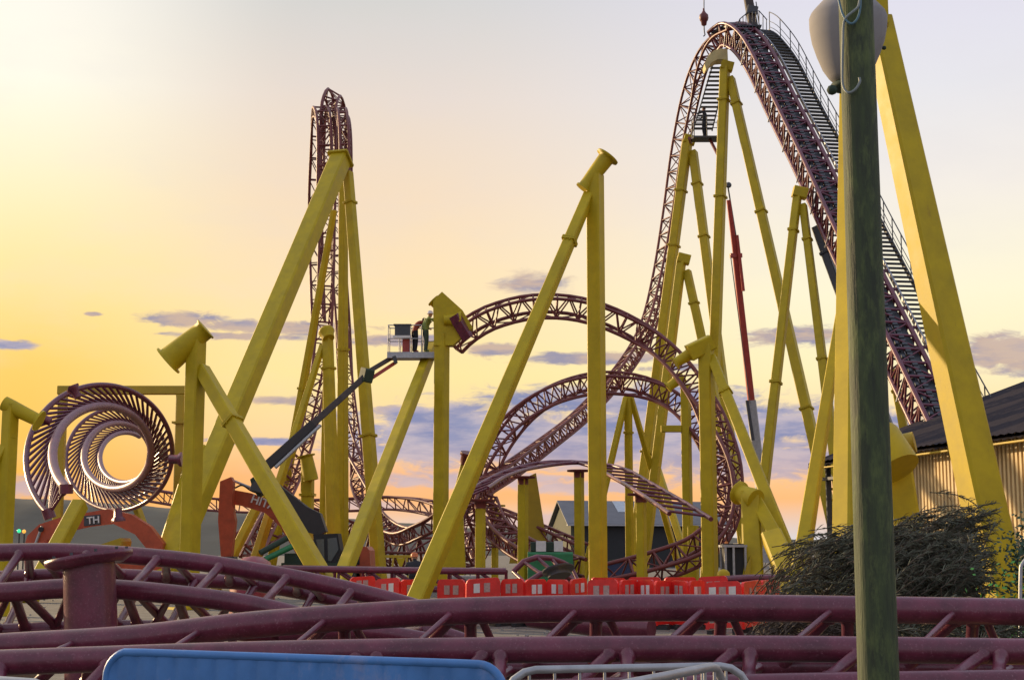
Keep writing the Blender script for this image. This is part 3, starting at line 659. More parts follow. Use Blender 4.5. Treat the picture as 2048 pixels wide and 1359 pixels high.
# loose pieces between
MB_ = tag(MB().tube([P(1060, 1232, 13.5), P(1180, 1248, 13.2), P(1303, 1257, 12.9)], .098, 18).build('loose_pipe', MAR), 'loose maroon pipe whose square-cut end shows between the nearest rails', 'pipe')
t = thing('coaster_track', P(640, 1262, 13), 'stray maroon track section visible in the gap under the nearest top rail', 'coaster track', TG)
for pts_ in ([(560, 1268, 13), (720, 1262, 13), (880, 1284, 13)], [(700, 1245, 14), (860, 1262, 14), (960, 1292, 14)]): MB().tube(line(pts_), .075, 14).build('rail', MAR, t)
for x in (640, 720, 800): MB().tube([P(x, 1266, 13), P(x + 40, 1256, 14)], .04, 8).build('cross_tie', MAR, t)
# stored straight tracks beyond the barriers
track('straight dark maroon track stored low behind the left red barriers', [(560, 1154, 37, Z), (800, 1158, 37, Z), (1012, 1160, 37, Z)], gauge=.9, deep=.45, panel=.7, m=MAR, xb=False)
track('dark red track stub lying right of the red barriers', [(1440, 1176, 36, Z), (1500, 1172, 36, Z), (1575, 1172, 36, Z)], gauge=.9, deep=.4, panel=.7, m=MAR, xb=False)

# ------------------------------------------------------------------ red barriers
RFS = mat('dull_reflector', (.50, .33, .30), .5, 0, .3, 20)
def barrier(x0, x1, Y0, Y1, lab, sq=2):
    a = P(x0, 1150, Y0); b = P(x1, 1150, Y1); a.z = b.z = 0; d = b - a; L = d.length; d.normalize(); n = Vector((d.y, -d.x, 0))
    if n.y > 0: n = -n
    t = thing('safety_barrier', a.lerp(b, .5), lab, 'barrier', 'red plastic safety barriers'); b_r = random.Random(int(x0)); sgw = b_r.uniform(.24, .36); shf = b_r.uniform(-.06, .06); b.z += b_r.uniform(-.03, .05); d = (b - a).normalized(); zs = b_r.uniform(.68, .74)
    def rect(mb, u0, u1, z0, z1, th_=.05, off=0.):
        p = [a + d * u0 + n * (th_ / 2 + off), a + d * u1 + n * (th_ / 2 + off)]
        mb.prism([p[0] + Vector((0, 0, z0)), p[1] + Vector((0, 0, z0)), p[1] + Vector((0, 0, z1)), p[0] + Vector((0, 0, z1))], -n * th_)
    fr = MB(); c = .08
    poly = [(0.0, .12), (L, .12), (L, .92), (L - .03, .98), (L - c, 1.02), (c, 1.02), (.03, .98), (0, .92)]
    # upper solid panel with rounded shoulders
    up = [(x, z) for x, z in ((.0, .60), (L, .60), (L, .92), (L - .03, .985), (L - c, 1.015), (c, 1.015), (.03, .985), (0, .92))]
    fr.prism([a + d * x + n * .03 + Vector((0, 0, z)) for x, z in up], -n * .06)
    rect(fr, 0, .07, .08, .602, .058); rect(fr, L - .07, L, .08, .602, .058); rect(fr, .07, L - .07, .10, .20, .055); rect(fr, .07, L - .07, .36, .42, .05)
    k = max(2, round(L / .14))
    for i in range(1, k): u = .07 + (L - .14) * i / k; rect(fr, u - .016, u + .016, .2, .6, .04)
    fr.build('panel', RED, t)
    for i in range(sq):
        u = L * (.5 + (i - (sq - 1) / 2) * sgw + shf); w = min(.07, L * .10); b_ = MB(); rect(b_, u - w, u + w, zs, zs + .2, .008, .036); b_.build('reflective_square', RFS if b_r.random() < .7 else WHT, t)
    for u in (.15 * L, .85 * L):
        q = a + d * u; MB().box((q.x, q.y, .04), (.10, .55, .08), math.atan2(d.y, d.x)).build('foot', BLK, t)
    return t
un = [(752, 800, 'leftmost safety barrier of the red row, beside the stored track'), (802, 842, 'red barrier just left of the foot of the central brace'), (876, 930, 'red barrier just right of the foot of the central brace'), (932, 1000, 'darker wide red barrier between the brace foot and the arched track piece'),
      (1003, 1048, 'bright red barrier below the left side of the arched track piece'), (1050, 1092, 'red barrier directly under the arched track piece'), (1094, 1137, 'red barrier under the round grey flange plate'),
      (1140, 1172, 'narrow-looking red barrier at the left edge of the tall lone column'), (1176, 1236, 'red barrier standing across the foot of the tall lone column'), (1240, 1273, 'first red barrier right of the tall lone column'),
      (1275, 1307, 'second red barrier right of the tall lone column'), (1309, 1342, 'third red barrier right of the tall lone column'), (1344, 1376, 'fourth red barrier right of the tall lone column'), (1378, 1408, 'red barrier tucked left of the largest bright one')]
for i, (x0, x1, lab) in enumerate(un):
    Y = 33 - .6 * (x0 > 1170) - .5 * (x0 > 1300); w = (x1 - x0) * Y / F; dy = math.sqrt(max(0, .8 - w * w)) * (.5 if x0 < 1176 else .6) * (1 if i % 2 else -1)
    barrier(x0, x1, Y - dy / 2, Y + dy / 2, lab)
for i, (x0, x1, lab) in enumerate(((1182, 1252, 'red barrier of the rear row just right of the lone column'), (1256, 1322, 'rear row red barrier behind the first gap right of the column'), (1328, 1392, 'rear row red barrier left of the right-hand capped column'), (1396, 1455, 'rear row red barrier behind the largest bright one'), (700, 750, 'half hidden red barrier at the extreme left, under the stored track'))):
    barrier(x0, x1, 35.4 + .3 * (i % 2), 35.8 - .4 * (i % 2), lab)
barrier(1410, 1482, 30.2, 30.0, 'largest bright red and white barrier nearest the camera at the right end of the row', 3)
barrier(1484, 1520, 30.3, 31.6, 'first dark red barrier receding right of the largest bright one'); barrier(1522, 1556, 32, 33.4, 'dark red barrier at the far right end of the row beside the twigs')

# ------------------------------------------------------------------ barn and shed
RFM = mat('roof_sheet', (.15, .15, .165), .6, 0, .3, .8, .0, spots=((.10, .085, .07), 1.5, .6, (1, 1, 1)))
def barn():
    t = thing('barn', P(1250, 1110, 135), 'grey-roofed open barn far behind the ladder track', 'barn')
    fl = P(1142, 1100, 130); fr_ = P(1448, 1100, 134); bl = P(1105, 1100, 142); br_ = bl + (fr_ - fl)
    for p in (fl, fr_, bl, br_): p.z = 0
    ez = 1.7 + 45 / F * 130; rz = ez + 2.2; m0 = (fl + bl) / 2; m1 = (fr_ + br_) / 2
    def up(p, z): return Vector((p.x, p.y, z))
    e1 = (fl - bl).normalized() * .4; e2 = (fr_ - fl).normalized() * .4
    wl = MB(); wl.prism([fl, up(fl, ez), up(m0, rz - .1), up(bl, ez), bl], (fr_ - fl).normalized() * .25); wl.build('gable_wall', mat('green_cladding', (.075, .08, .05), .8, 0, .3, 1.2, stretch=(3, 3, .2)), t)
    b = MB(); b.prism([fr_, up(fr_, ez), up(m1, rz - .1), up(br_, ez), br_], (fl - fr_).normalized() * .25); b.prism([bl, br_, up(br_, ez), up(bl, ez)], (fl - bl).normalized() * .2); b.build('wall', MATS['green_cladding'], t)
    b = MB(); k = 7
    dk = mat('dark_interior_shade', (.03, .032, .034), .8, 0, .3, 1)  # dark sheet painted as the shade inside the open barn front
    b.prism([fl + (fr_ - fl).normalized() * .26 - (fl - bl).normalized() * .3, fr_ - (fr_ - fl).normalized() * .26 - (fl - bl).normalized() * .3, up(fr_ - (fr_ - fl).normalized() * .26 - (fl - bl).normalized() * .3, ez), up(fl + (fr_ - fl).normalized() * .26 - (fl - bl).normalized() * .3, ez)], -(fl - bl).normalized() * .1); b.build('front_shade', dk, t)
    r = MB(); r.prism([up(fl, ez) + e1 - e2, up(fr_, ez) + e1 + e2, up(m1, rz) + e2, up(m0, rz) - e2], (0, 0, .12)); r.build('roof', RFM, t)
    r = MB(); r.prism([up(bl, ez) - e1 - e2, up(m0, rz) - e2 - e1 * .02, up(m1, rz) + e2 - e1 * .02, up(br_, ez) - e1 + e2], (0, 0, .12)); r.build('roof', RFM, t)
    s0 = up(fl, ez) + e1; s1 = up(m0, rz); ax = (fr_ - fl); q = MB()
    g = lambda u, v: s0.lerp(s1, v) + ax * u + Vector((0, 0, .13))
    q.prism([g(.34, .5), g(.42, .5), g(.42, .97), g(.34, .97)], (0, 0, .03)); q.build('skylight', mat('skylight_sheet', (.45, .50, .55), .4), t)
    MB().beam(up(fl, ez) + e1 - e2, up(fr_, ez) + e1 + e2, .14, rot=0).build('gutter', GAL, t)
barn()
t = thing('bare_tree', P(1092, 1110, 125), 'small bare tree at the left corner of the grey barn', 'tree')
b0 = P(1092, 1110, 125); b0.z = 0; MB().tube([b0, b0 + Vector((.1, 0, 1.4))], [.16, .1], 8).build('trunk', mat('bark', (.06, .05, .04), .9), t)
cw = MB(); 
for k in range(70):
    a_ = rnd.uniform(0, 6.28); q = b0 + Vector((.1, 0, rnd.uniform(.9, 1.5))); l = rnd.uniform(1, 2.2); e = q + Vector((math.cos(a_) * l * .5, math.sin(a_) * l * .5, l)); cw.tube([q, q.lerp(e, .5) + Vector((rnd.uniform(-.15, .15), 0, 0)), e], [.04, .025, .008], 4, False)
cw.build('crown', MATS['bark'], t)
def shed():
    E = Vector((10.8, 54, 4.75)); dx = -.19; dn = Vector((.19, -1, 0)).normalized(); g = Vector((1, .19, 0)).normalized()
    t = thing('shed', (E.x, E.y, 0), 'large shed with dark roof and cream ribbed wall behind the right A-frame', 'shed')
    Ln = 46; tp = math.tan(R(20)); rw = 10
    def pt(u, s, z=0): p = E + dn * u + g * s; return Vector((p.x, p.y, z))
    r = MB(); vs = []; fs = []
    nn_ = 230
    for i in range(nn_ + 1):
        u = Ln * i / nn_; h = .035 if i % 2 else 0
        vs += [pt(u, 0, E.z + h), pt(u, rw, E.z + rw * tp + h)]
    for i in range(nn_): fs.append((2 * i, 2 * i + 2, 2 * i + 3, 2 * i + 1))
    n0 = len(vs); vs += [v - Vector((0, 0, .14)) for v in vs]; fs += [tuple(q + n0 for q in f[::-1]) for f in fs]
    fs.append((0, 1, n0 + 1, n0)); r.add(vs, fs); r.build('roof', mat('dark_roof', (.036, .030, .038), .85, 0, .25, 1.5, .1, spots=((.05, .042, .048), 2, .6), spec=.12), t)
    r = MB(); r.prism([pt(0, rw, E.z + rw * tp), pt(Ln, rw, E.z + rw * tp), pt(Ln, 2 * rw, E.z), pt(0, 2 * rw, E.z)], (0, 0, -.14)); r.build('roof', MATS['dark_roof'], t)
    wt = E.z - .05
    cl = mat('cream_cladding', (.66, .50, .26), .6, 0, .25, 2.5, .05, stretch=(1, 1, .15))
    b = MB(); vs = []; fs = []; s0 = .55; n_ = 0; u = 4.5; prof = ((0, 0), (.11, 0), (.12, .13), (.21, .13), (.22, 0))
    pts_ = []
    while u < Ln - .3:
        for du, ds in prof[:-1]: pts_.append((u + du, s0 + ds))
        u += .22
    for (u_, s_) in pts_: vs += [pt(u_, s_, 0), pt(u_, s_, wt + s_ * tp)]
    for i in range(len(pts_) - 1): fs.append((2 * i, 2 * i + 2, 2 * i + 3, 2 * i + 1))
    b.add(vs, fs); b.build('cladding', cl, t)
    b = MB(); b.prism([pt(4.4, .7), pt(4.4, 2 * rw - .4), pt(4.4, 2 * rw - .4, wt), pt(4.4, rw, wt + rw * tp - .2), pt(4.4, .7, wt)], dn * .15); b.build('gable_wall', cl, t)
    MB().beam(pt(.02, .08, E.z - .22), pt(Ln, .08, E.z - .22), .22, rot=0, h=.05).build('fascia', YEL2, t)
    MB().beam(pt(.03, .02, E.z - .2), pt(.03, 3.2, E.z - .2 + 3.1 * tp), .16, rot=0).build('fascia', DGR, t)
    for s_ in (.5, 3.2): MB().beam(pt(.6, s_, 0), pt(.6, s_, E.z - .05 + s_ * tp), .18, rot=0).build('porch_post', DGR, t)
    MB().beam(pt(.6, .5, E.z - .6), pt(4.4, .5, E.z - .6), .5, rot=0, h=.12).build('soffit', DGR, t)
    for z in (1.6, 2.5, 3.4, 3.8): MB().beam(pt(.6, .5, z), pt(.6, 3.2, z), .09, rot=0).build('porch_rail', YEL2, t)
shed()

# ------------------------------------------------------------------ lamp post in front
LM = mat('mossy_post_paint', (.048, .070, .026), .7, 0, .5, 14, .35, c2=(.020, .030, .014), spots=((.085, .115, .035), 9, .50, (1.6, 1.6, .5)), stretch=(3, 3, .35))
lp = thing('street_lamp', (P(1735, 700, 4.6).x, 4.6, 0), 'dark green algae-stained lamp post with a frosted bowl, very near at the right', 'street lamp')
bx_ = P(1735, 700, 4.6).x
zb = 0; prof = [(.075, 0), (.073, .3), (.0665, .9), (.064, 1.6), (.0605, 2.4), (.058, 3.0), (.056, 4.2)]
pb = MB(); pb.lathe(prof, (bx_, 4.6, 0), 10); pb.sm = [False] * len(pb.sm)
o = pb.build('post', LM, lp); bv = o.modifiers.new('bevel', 'BEVEL'); bv.width = .012; bv.segments = 3; bv.limit_method = 'ANGLE'; bv.angle_limit = R(20)
MB().lathe([(.095, 0), (.095, .5), (.08, .56)], (bx_, 4.6, 0), 16).build('base_sleeve', LM, lp)
BW = mat('frosted_bowl', (.29, .28, .285), .8, 0, .12, 6, spots=((.22, .21, .21), 4, .6, (1, 1, .5)), spec=.2)
ctr = P(1696, 30, 5.15); pr = []
for yy, rr_ in ((174, 26), (171, 34), (165, 40), (147, 52), (118, 64), (88, 74), (60, 79), (38, 80), (28, 76), (16, 66), (0, 52), (-16, 34), (-26, 10)):
    pr.append((rr_ * 5.15 / F, (30 - yy) * 5.15 / F))
MB().lathe(pr, ctr, 40, (.03, 0, 1)).build('bowl', BW, lp)
MB().lathe([(.05, 0), (.066, .004), (.066, .02), (.05, .025)], P(1699, 179, 5.15), 28).build('bowl_collar', GRN, lp)
MB().tube([P(1699, 182, 5.15), P(1705, 200, 5.0), Vector((bx_, 4.65, P(1712, 235, 4.65).z))], .022, 10).build('bracket', GRN, lp)
for x, y, r_, Y in ((1664, 180, .0185, 5.08), (1768, 96, .008, 5.15)):
    c = P(x, y, Y); MB().lathe([(.003, -r_), (r_ * .8, -r_ * .65), (r_, 0), (r_ * .8, r_ * .65), (.003, r_)], c, 14, (1, -.3, 0)).build('knob', GRN, lp)
def wire(pts, r, m, lab):
    L = []
    for x, y in pts:
        q = P(1560 + x / 3.4, y / 3.4, 4.6); dxp = q.x - bx_; rad = .061; yy = 4.6 - math.sqrt(max(0, rad * rad - dxp * dxp)) - .006; L.append(P(1560 + x / 3.4, y / 3.4, yy))
    o = MB().tube(cr(L, 10), r, 8).build('cable', m); tag(o, lab, 'cable')
wire([(548, -60), (540, 10), (525, 55), (455, 115), (432, 170), (428, 300), (424, 460), (428, 580), (462, 630), (510, 610), (542, 560), (540, 528)], .0042, mat('pale_cable', (.22, .26, .26), .5), 'pale cable with a hooked lower end stapled down the lamp post')
wire([(392, -60), (402, 10), (425, 95), (458, 148), (495, 160), (530, 120), (546, 50), (550, -60)], .004, mat('blue_cable', (.08, .17, .22), .5), 'bluish cable hanging in a short loop at the top of the lamp post')

# ------------------------------------------------------------------ blue and silver crowd barriers
BL = mat('blue_sheet', (.06, .21, .52), .45, 0, .25, 3, .15, spots=((.20, .27, .48), 1.7, .50, (1, 1, .8)))
t = thing('crowd_barrier', P(610, 1359, 7.2), 'blue sheeted crowd barrier with rounded corners at the bottom edge', 'barrier')
x0, x1, Ya, Yb = 213, 1008, 7.7, 6.95
ca = P(x0, 1359, Ya); cb = P(x1, 1359, Yb); zt0 = P(430, 1307, 7.5).z; zt1 = P(880, 1325, 7.07).z
def bp(u, z): p = ca.lerp(cb, u); return Vector((p.x, p.y, z))
Lb = (cb - ca).length; out = []
rc = .13
def topz(u): return zt0 + (zt1 - zt0) * u
loop = [bp(0, .18)] + [bp(0, topz(0) - rc - .0)]
for k in range(1, 8):
    a_ = math.pi / 2 * k / 8; loop.append(bp(rc / Lb * (1 - math.cos(a_)), topz(0) - rc + rc * math.sin(a_)))
loop += [bp(u / 10, topz(u / 10)) for u in range(1, 10)]
for k in range(8, -1, -1):
    a_ = math.pi / 2 * k / 8; loop.append(bp(1 - rc / Lb * (1 - math.cos(a_)), topz(1) - rc + rc * math.sin(a_)))
loop += [bp(1, .18)]
MB().tube(loop + [loop[0]], .021, 12).build('frame', BL, t)
nb = Vector((cb.y - ca.y, -(cb.x - ca.x), 0)).normalized()
vs = []; fs = []; nu, nz = 120, 24
for i in range(nu + 1):
    u = i / nu; s_ = u * Lb; e = min(s_, Lb - s_); zt = topz(u) - .008
    if e < rc: zt -= rc - math.sqrt(max(0, rc * rc - (rc - e) ** 2))
    for j in range(nz + 1):
        z = .2 + (zt - .2) * j / nz; w_ = -.011 * abs(math.sin(s_ * math.pi / .115)) ** 12 + .007 * MN.noise(Vector((s_ * 2.5, z * 3, 1)))
        edge = min(1, (zt - z) / .04, e / .04); p = bp(u, z) + nb * (.010 + w_ * max(0, edge)); vs.append(p)
for i in range(nu):
    for j in range(nz): q = i * (nz + 1) + j; fs.append((q, q + nz + 1, q + nz + 2, q + 1))
n0 = len(vs); vs += [v - nb * .01 for v in vs]; fs += [tuple(q + n0 for q in f[::-1]) for f in fs]
b = MB(); b.add(vs, fs, True); b.build('sheet', BL, t)
for u in (.15, .85): q = bp(u, .1); MB().box((q.x, q.y, .02), (.06, .6, .04), math.atan2(cb.y - ca.y, cb.x - ca.x)).build('foot', GAL, t); MB().tube([bp(u, .03), bp(u, .2)], .018, 8).build('leg', GAL, t)
def silver(xa, Ya, xb, Yb, z, lab, rc=.16):
    a = P(xa, 1355, Ya); b = P(xb, 1355, Yb); L = (b - a).length; t = thing('crowd_barrier', a.lerp(b, .5), lab, 'barrier')
    f = lambda s, z_: Vector((a.x + (b.x - a.x) * s / L, a.y + (b.y - a.y) * s / L, z_))
    lp_ = [f(0, .15), f(0, z - rc)] + [f(rc * (1 - math.cos(q)), z - rc + rc * math.sin(q)) for q in (.4, .8, 1.2, 1.57)] + [f(L - rc * (1 - math.cos(q)), z - rc + rc * math.sin(q)) for q in (1.57, 1.2, .8, .4)] + [f(L, z - rc), f(L, .15), f(0, .15)]
    MB().tube(lp_, .0195, 12).build('frame', GAL, t)
    n = int(L / .12)
    for k in range(1, n): 
        s = L * k / n; e = min(s, L - s); zz = z - (rc - math.sqrt(max(0, rc * rc - (rc - e) ** 2)) if e < rc else 0); MB().tube([f(s, .15), f(s, zz)], .0075, 8).build('bar', GAL, t)
    for s in (.2 * L, .8 * L): q = f(s, .02); MB().box(q, (.05, .6, .04), math.atan2(b.y - a.y, b.x - a.x)).build('foot', GAL, t)
silver(1008, 7.3, 1500, 7.6, P(1200, 1336, 7.4).z, 'silver crowd barrier just right of the blue one, behind the tilted one')
silver(1120, 5.4, 1448, 6.9, P(1330, 1346, 6.4).z, 'silver crowd barrier angled away in front, its corner nearest the lamp post')
silver(-260, 7.6, 118, 6.9, P(30, 1352, 7.3).z, 'pale blue-grey crowd barrier peeking in at the bottom left corner')

# ------------------------------------------------------------------ machines
def txt(s, loc, size, dirv, m, parent, name='lettering'):
    c = bpy.data.curves.new(name, 'FONT'); c.body = s; c.size = size; c.extrude = .01; c.offset = size * .02
    o0 = bpy.data.objects.new(name, c); C.objects.link(o0)
    dg = bpy.context.evaluated_depsgraph_get(); me = bpy.data.meshes.new_from_object(o0.evaluated_get(dg)); bpy.data.objects.remove(o0)
    o = bpy.data.objects.new(name, me); C.objects.link(o); me.materials.clear(); me.materials.append(m)
    x = Vector(dirv).normalized(); zz = Vector((0, -1, 0)); y = zz.cross(x).normalized(); zz = x.cross(y)
    mt = Matrix((x, y, zz)).transposed().to_4x4(); mt.translation = Vector(loc)
    me.transform(mt); o.parent = parent; o.matrix_parent_inverse = Matrix.Translation(-parent.location); return o
def wheel(t, c, r=.5, w=.35, m=BLK, ax=(1, 0, 0)):
    A = Vector(ax); ty = MB().lathe([(r * .6, 0), (r * .92, 0), (r, w * .2), (r, w * .8), (r * .92, w), (r * .6, w)], Vector(c) - A * w / 2, 24, ax).build('wheel', m, t)
    MB().lathe([(.05, -.02), (r * .55, 0), (r * .55, w + .01), (.05, w + .03)], Vector(c) - A * w / 2, 16, ax).build('rim', GAL, ty)
def pl3(lst, Y): return [P(x, y, Y) for x, y in lst]
# boom lift
t = thing('boom_lift', (P(640, 1100, 57).x, 57, 0), 'dark boom lift whose long arm raises a work basket to the loop end', 'boom lift')
q = P(640, 1120, 57)
ch_ = MB(); ch_.box((q.x, 57, .85), (2.6, 2.3, .6)); ch_.box((q.x - .2, 57, 1.3), (2.0, 2.1, .4)); ch_.build('chassis', GRN, t)
for dx_ in (-1.0, 1.0):
    for dy_ in (-1.2, 1.2): wheel(t, (q.x + dx_, 57 + dy_, .5), .5, .4, ax=(0, 1, 0))
cb_ = MB(); cb_.prism(pl3([(626, 1068), (675, 1066), (681, 1100), (668, 1138), (650, 1152), (634, 1120)], 55.9), (0, 1.2, 0)); cab = cb_.build('cab', BLK, t)
MB().prism(pl3([(655, 1076), (673, 1074), (677, 1098), (662, 1122), (656, 1120)], 55.86), (0, .03, 0)).build('cab_window', GLS, t)
MB().prism(pl3([(632, 1078), (648, 1077), (649, 1118), (640, 1114)], 55.86), (0, .03, 0)).build('cab_window', GLS, t)
MB().prism(pl3([(540, 957), (566, 975), (612, 1012), (640, 1026), (652, 1062), (636, 1070), (610, 1062), (560, 1010), (536, 975)], 57), (0, .7, 0)).build('lower_boom', BOOM, t)
MB().prism(pl3([(500, 958), (508, 952), (520, 966), (524, 985), (516, 992), (506, 980)], 57.8), (0, .8, 0)).build('knuckle', GRN, t)
MB().beam(P(508, 972, 58), P(560, 985, 57.4), .4, rot=0).build('link', DGR, t)
a, b = P(533, 932, 58), P(735, 748, 59.5)
MB().beam(a, a.lerp(b, .45), .40, .36, rot=8).build('upper_boom', BOOM, t); MB().beam(a.lerp(b, .42), b, .27, .24, rot=8).build('boom_extension', mat('worn_grey', (.085, .07, .068), .75, 0, .4, 3), t)
MB().tube([a.lerp(b, .05) + Vector((.2, -.35, -.25)), a.lerp(b, .5) + Vector((.15, -.3, -.25))], .07, 10).build('hydraulic_cylinder', GAL, t)
MB().beam(P(724, 748, 59.4), P(742, 752, 59.6), .55, rot=8).build('jib_joint', GRN, t)
MB().beam(P(738, 742, 59.6), P(790, 711, 60), .17, rot=0).build('jib_arm', MATS['worn_grey'], t); MB().beam(P(740, 758, 59.6), P(792, 724, 60), .13, rot=0).build('jib_arm', CRN, t)
for (xa, ya, xb, yb) in ((740, 742, 742, 760), (788, 712, 792, 726)): MB().beam(P(xa, ya, 59.6), P(xb, yb, 59.6), .15, rot=0).build('jib_link', DGR, t)
for y0, y1, x0, x1 in ((1105, 1072, 520, 580), (1118, 1088, 530, 592)): MB().tube([P(x0, y0, 55), P(x1, y1, 55.6)], .11, 10).build('outrigger', GRN if y0 < 1110 else BGR, t)
fl = MB(); c = (P(776, 712, 60) + P(870, 712, 60)) / 2; wd = (P(870, 712, 60) - P(776, 712, 60)).x
fl.box((c.x, 60, c.z), (wd, .9, .24)); bk = fl.build('basket_floor', GAL, t)
zf = c.z + .12; x_0 = c.x - wd / 2 + .03; x_1 = c.x + wd / 2 - .03
for z in (.55, 1.1): MB().tube([(x_0, 59.58, zf + z), (x_1 - .5, 59.58, zf + z), ], .022, 6).build('basket_rail', GAL, t); MB().tube([(x_0, 60.42, zf + z), (x_1, 60.42, zf + z)], .022, 6).build('basket_rail', GAL, t); MB().tube([(x_0, 59.58, zf + z), (x_0, 60.42, zf + z)], .022, 6).build('basket_rail', GAL, t)
for x in (x_0, x_0 + .45, x_0 + .9, x_1 - .5): MB().tube([(x, 59.58, zf), (x, 59.58, zf + 1.1)], .022, 6).build('basket_post', GAL, t); MB().tube([(x, 60.42, zf), (x, 60.42, zf + 1.1)], .022, 6).build('basket_post', GAL, t)
MB().box((x_0 + .58, 59.7, zf + .88), (.62, .3, .42)).box((x_0 + .58, 59.7, zf + 1.12), (.72, .36, .05)).build('control_panel', DGR, t)
MB().box((x_0 + .72, 59.9, zf + .4), (.3, .3, .75)).build('tool_box', CRN, t)
MB().box((x_0 + .55, 59.52, zf + .62), (.7, .02, .1)).build('reflective_strip', WHT, t)
# orange excavator 1
t = thing('excavator', (P(620, 1120, 60).x, 60, 0), 'orange excavator with upright stick and lettered boom behind the crossing braces', 'excavator')
MB().prism(pl3([(440, 962), (462, 953), (466, 962), (464, 1010), (470, 1040), (462, 1115), (442, 1115), (436, 1040)], 59), (0, .5, 0)).build('stick', ORG, t)
bm = MB(); bm.prism(pl3([(462, 978), (500, 985), (545, 1002), (580, 1028), (640, 1110), (600, 1120), (560, 1052), (530, 1025), (480, 1010), (462, 1008)], 59.6), (0, .55, 0)); bo = bm.build('boom', ORG, t)
txt('HITACHI', P(500, 1003, 59.56), .46, P(560, 1020, 59.5) - P(500, 999, 59.5), WHT, t)
MB().tube([P(465, 960, 59.8), P(505, 976, 59.8)], .05, 8).build('hydraulic_rod', GAL, t); MB().tube([P(505, 976, 59.8), P(560, 998, 59.8)], .09, 8).build('hydraulic_cylinder', ORG, t)
for k in range(1): MB().tube(cr([P(470, 975, 59.5), P(485, 970, 59.5), P(505, 982, 59.5), P(535, 992, 59.5), P(560, 1015, 59.5)], 6), .035, 6).build('hose', BLK, t)
MB().prism(pl3([(690, 1094), (733, 1092), (739, 1100), (742, 1168), (690, 1168)], 58), (0, 2.2, 0)).build('counterweight', ORG, t)
MB().prism(pl3([(707, 1106), (719, 1106), (719, 1128), (707, 1128)], 57.96), (0, .06, 0)).build('vent', BLK, t)
MB().box((P(655, 1130, 60).x, 60.2, 1.05), (2.4, 2.3, .9)).build('engine_cover', ORG, t)
for dy_ in (-1.1, 1.1):
    b = MB(); b.prism([Vector((P(650, 1130, 60).x + x, 60 + dy_ - .25, z)) for x, z in ((-1.7, .15), (-1.5, 0), (1.5, 0), (1.7, .15), (1.8, .4), (1.5, .62), (-1.5, .62), (-1.8, .4))], (0, .5, 0)); b.build('crawler_track', BLK, t)
MB().prism(pl3([(436, 1112), (468, 1112), (475, 1150), (455, 1166), (430, 1150)], 58.9), (0, .7, 0)).build('bucket', DGR, t)
# excavator 2 left
t = thing('excavator', (P(190, 1110, 52).x, 52, 0), 'rusty orange excavator arm arched low beneath the coil of track', 'excavator')
MB().prism(pl3([(45, 1100), (55, 1070), (78, 1048), (120, 1034), (138, 1040), (132, 1062), (95, 1078), (78, 1102)], 52), (0, .45, 0)).build('stick', ORG, t)
MB().prism(pl3([(128, 1036), (165, 1026), (215, 1017), (262, 1028), (300, 1052), (326, 1086), (322, 1110), (300, 1105), (270, 1068), (225, 1046), (175, 1052), (130, 1062)], 52.5), (0, .5, 0)).build('boom', ORG, t)
MB().prism(pl3([(168, 1031), (200, 1028), (201, 1048), (168, 1051)], 52.44), (0, .05, 0)).build('name_plate', DGR, t)
txt('TH', P(174, 1047, 52.4), .34, (1, 0, .1), WHT, t)
MB().tube([P(84, 1052, 51.9), P(66, 1100, 51.9)], .05, 8).build('hydraulic_rod', GAL, t); MB().lathe([(.09, 0), (.09, .1)], P(83, 1058, 51.95), 12, (0, -1, 0)).build('pivot_pin', BLK, t)
MB().box((P(250, 1140, 53).x, 53.4, .9), (3.2, 2.2, .8)).build('engine_cover', ORG, t); MB().prism(pl3([(195, 1090), (240, 1075), (243, 1082), (238, 1112), (195, 1112)], 52), (0, 1.4, 0)).build('hood', YEL2, t)
for dy_ in (-1.1, 1.1): MB().prism([Vector((P(250, 1130, 53).x + x, 53.4 + dy_ - .25, z)) for x, z in ((-1.7, .15), (-1.5, 0), (1.5, 0), (1.7, .15), (1.8, .4), (1.5, .62), (-1.5, .62), (-1.8, .4))], (0, .5, 0)).build('crawler_track', BLK, t)
# red rounded cover
o = MB(); o.lathe([(1.0, 0), (1.0, .5), (.95, .8), (.75, 1.0), (.4, 1.1), (.05, 1.12)], (P(507, 1110, 30).x, 30, .42), 28); o.v = [(P(507, 1110, 30).x + (x - P(507, 1110, 30).x) * .42, y, z) for x, y, z in o.v]
tag(o.build('tank_cover', mat('glossy_red', (.25, .015, .035), .4, 0, .2, 3)), 'glossy rounded crimson cover rising behind the left foreground rail', 'cover')
# green machine
t = thing('generator', (P(1098, 1120, 53).x, 53, 0), 'bright green site machine with two pale panels in front of the barn', 'machine')
g0 = P(1056, 1110, 53).x; g1 = P(1146, 1110, 53).x; z1 = P(1100, 1103, 53).z; z2 = P(1100, 1082, 53).z
MB().beam((g0, 53.8, (z1 + .35) / 2), (g1, 53.8, (z1 + .35) / 2), z1 - .35, rot=0, ch=.06, h=1.7).build('body', BGR, t)
MB().beam((g0 + .1, 53.8, (z1 + z2) / 2), (g1 - .4, 53.8, (z1 + z2) / 2), z2 - z1 - .02, rot=0, h=1.4).build('upper_frame', GRN, t)
for x0, x1 in ((1072, 1092), (1108, 1126)): MB().prism(pl3([(x0, 1081), (x1, 1081), (x1, 1102), (x0, 1102)], 53.02), (0, .05, 0)).build('panel', WHT, t)
for x in (g0 + .5, g1 - .5): wheel(t, (x, 53.2, .35), .35, .25, ax=(0, 1, 0))
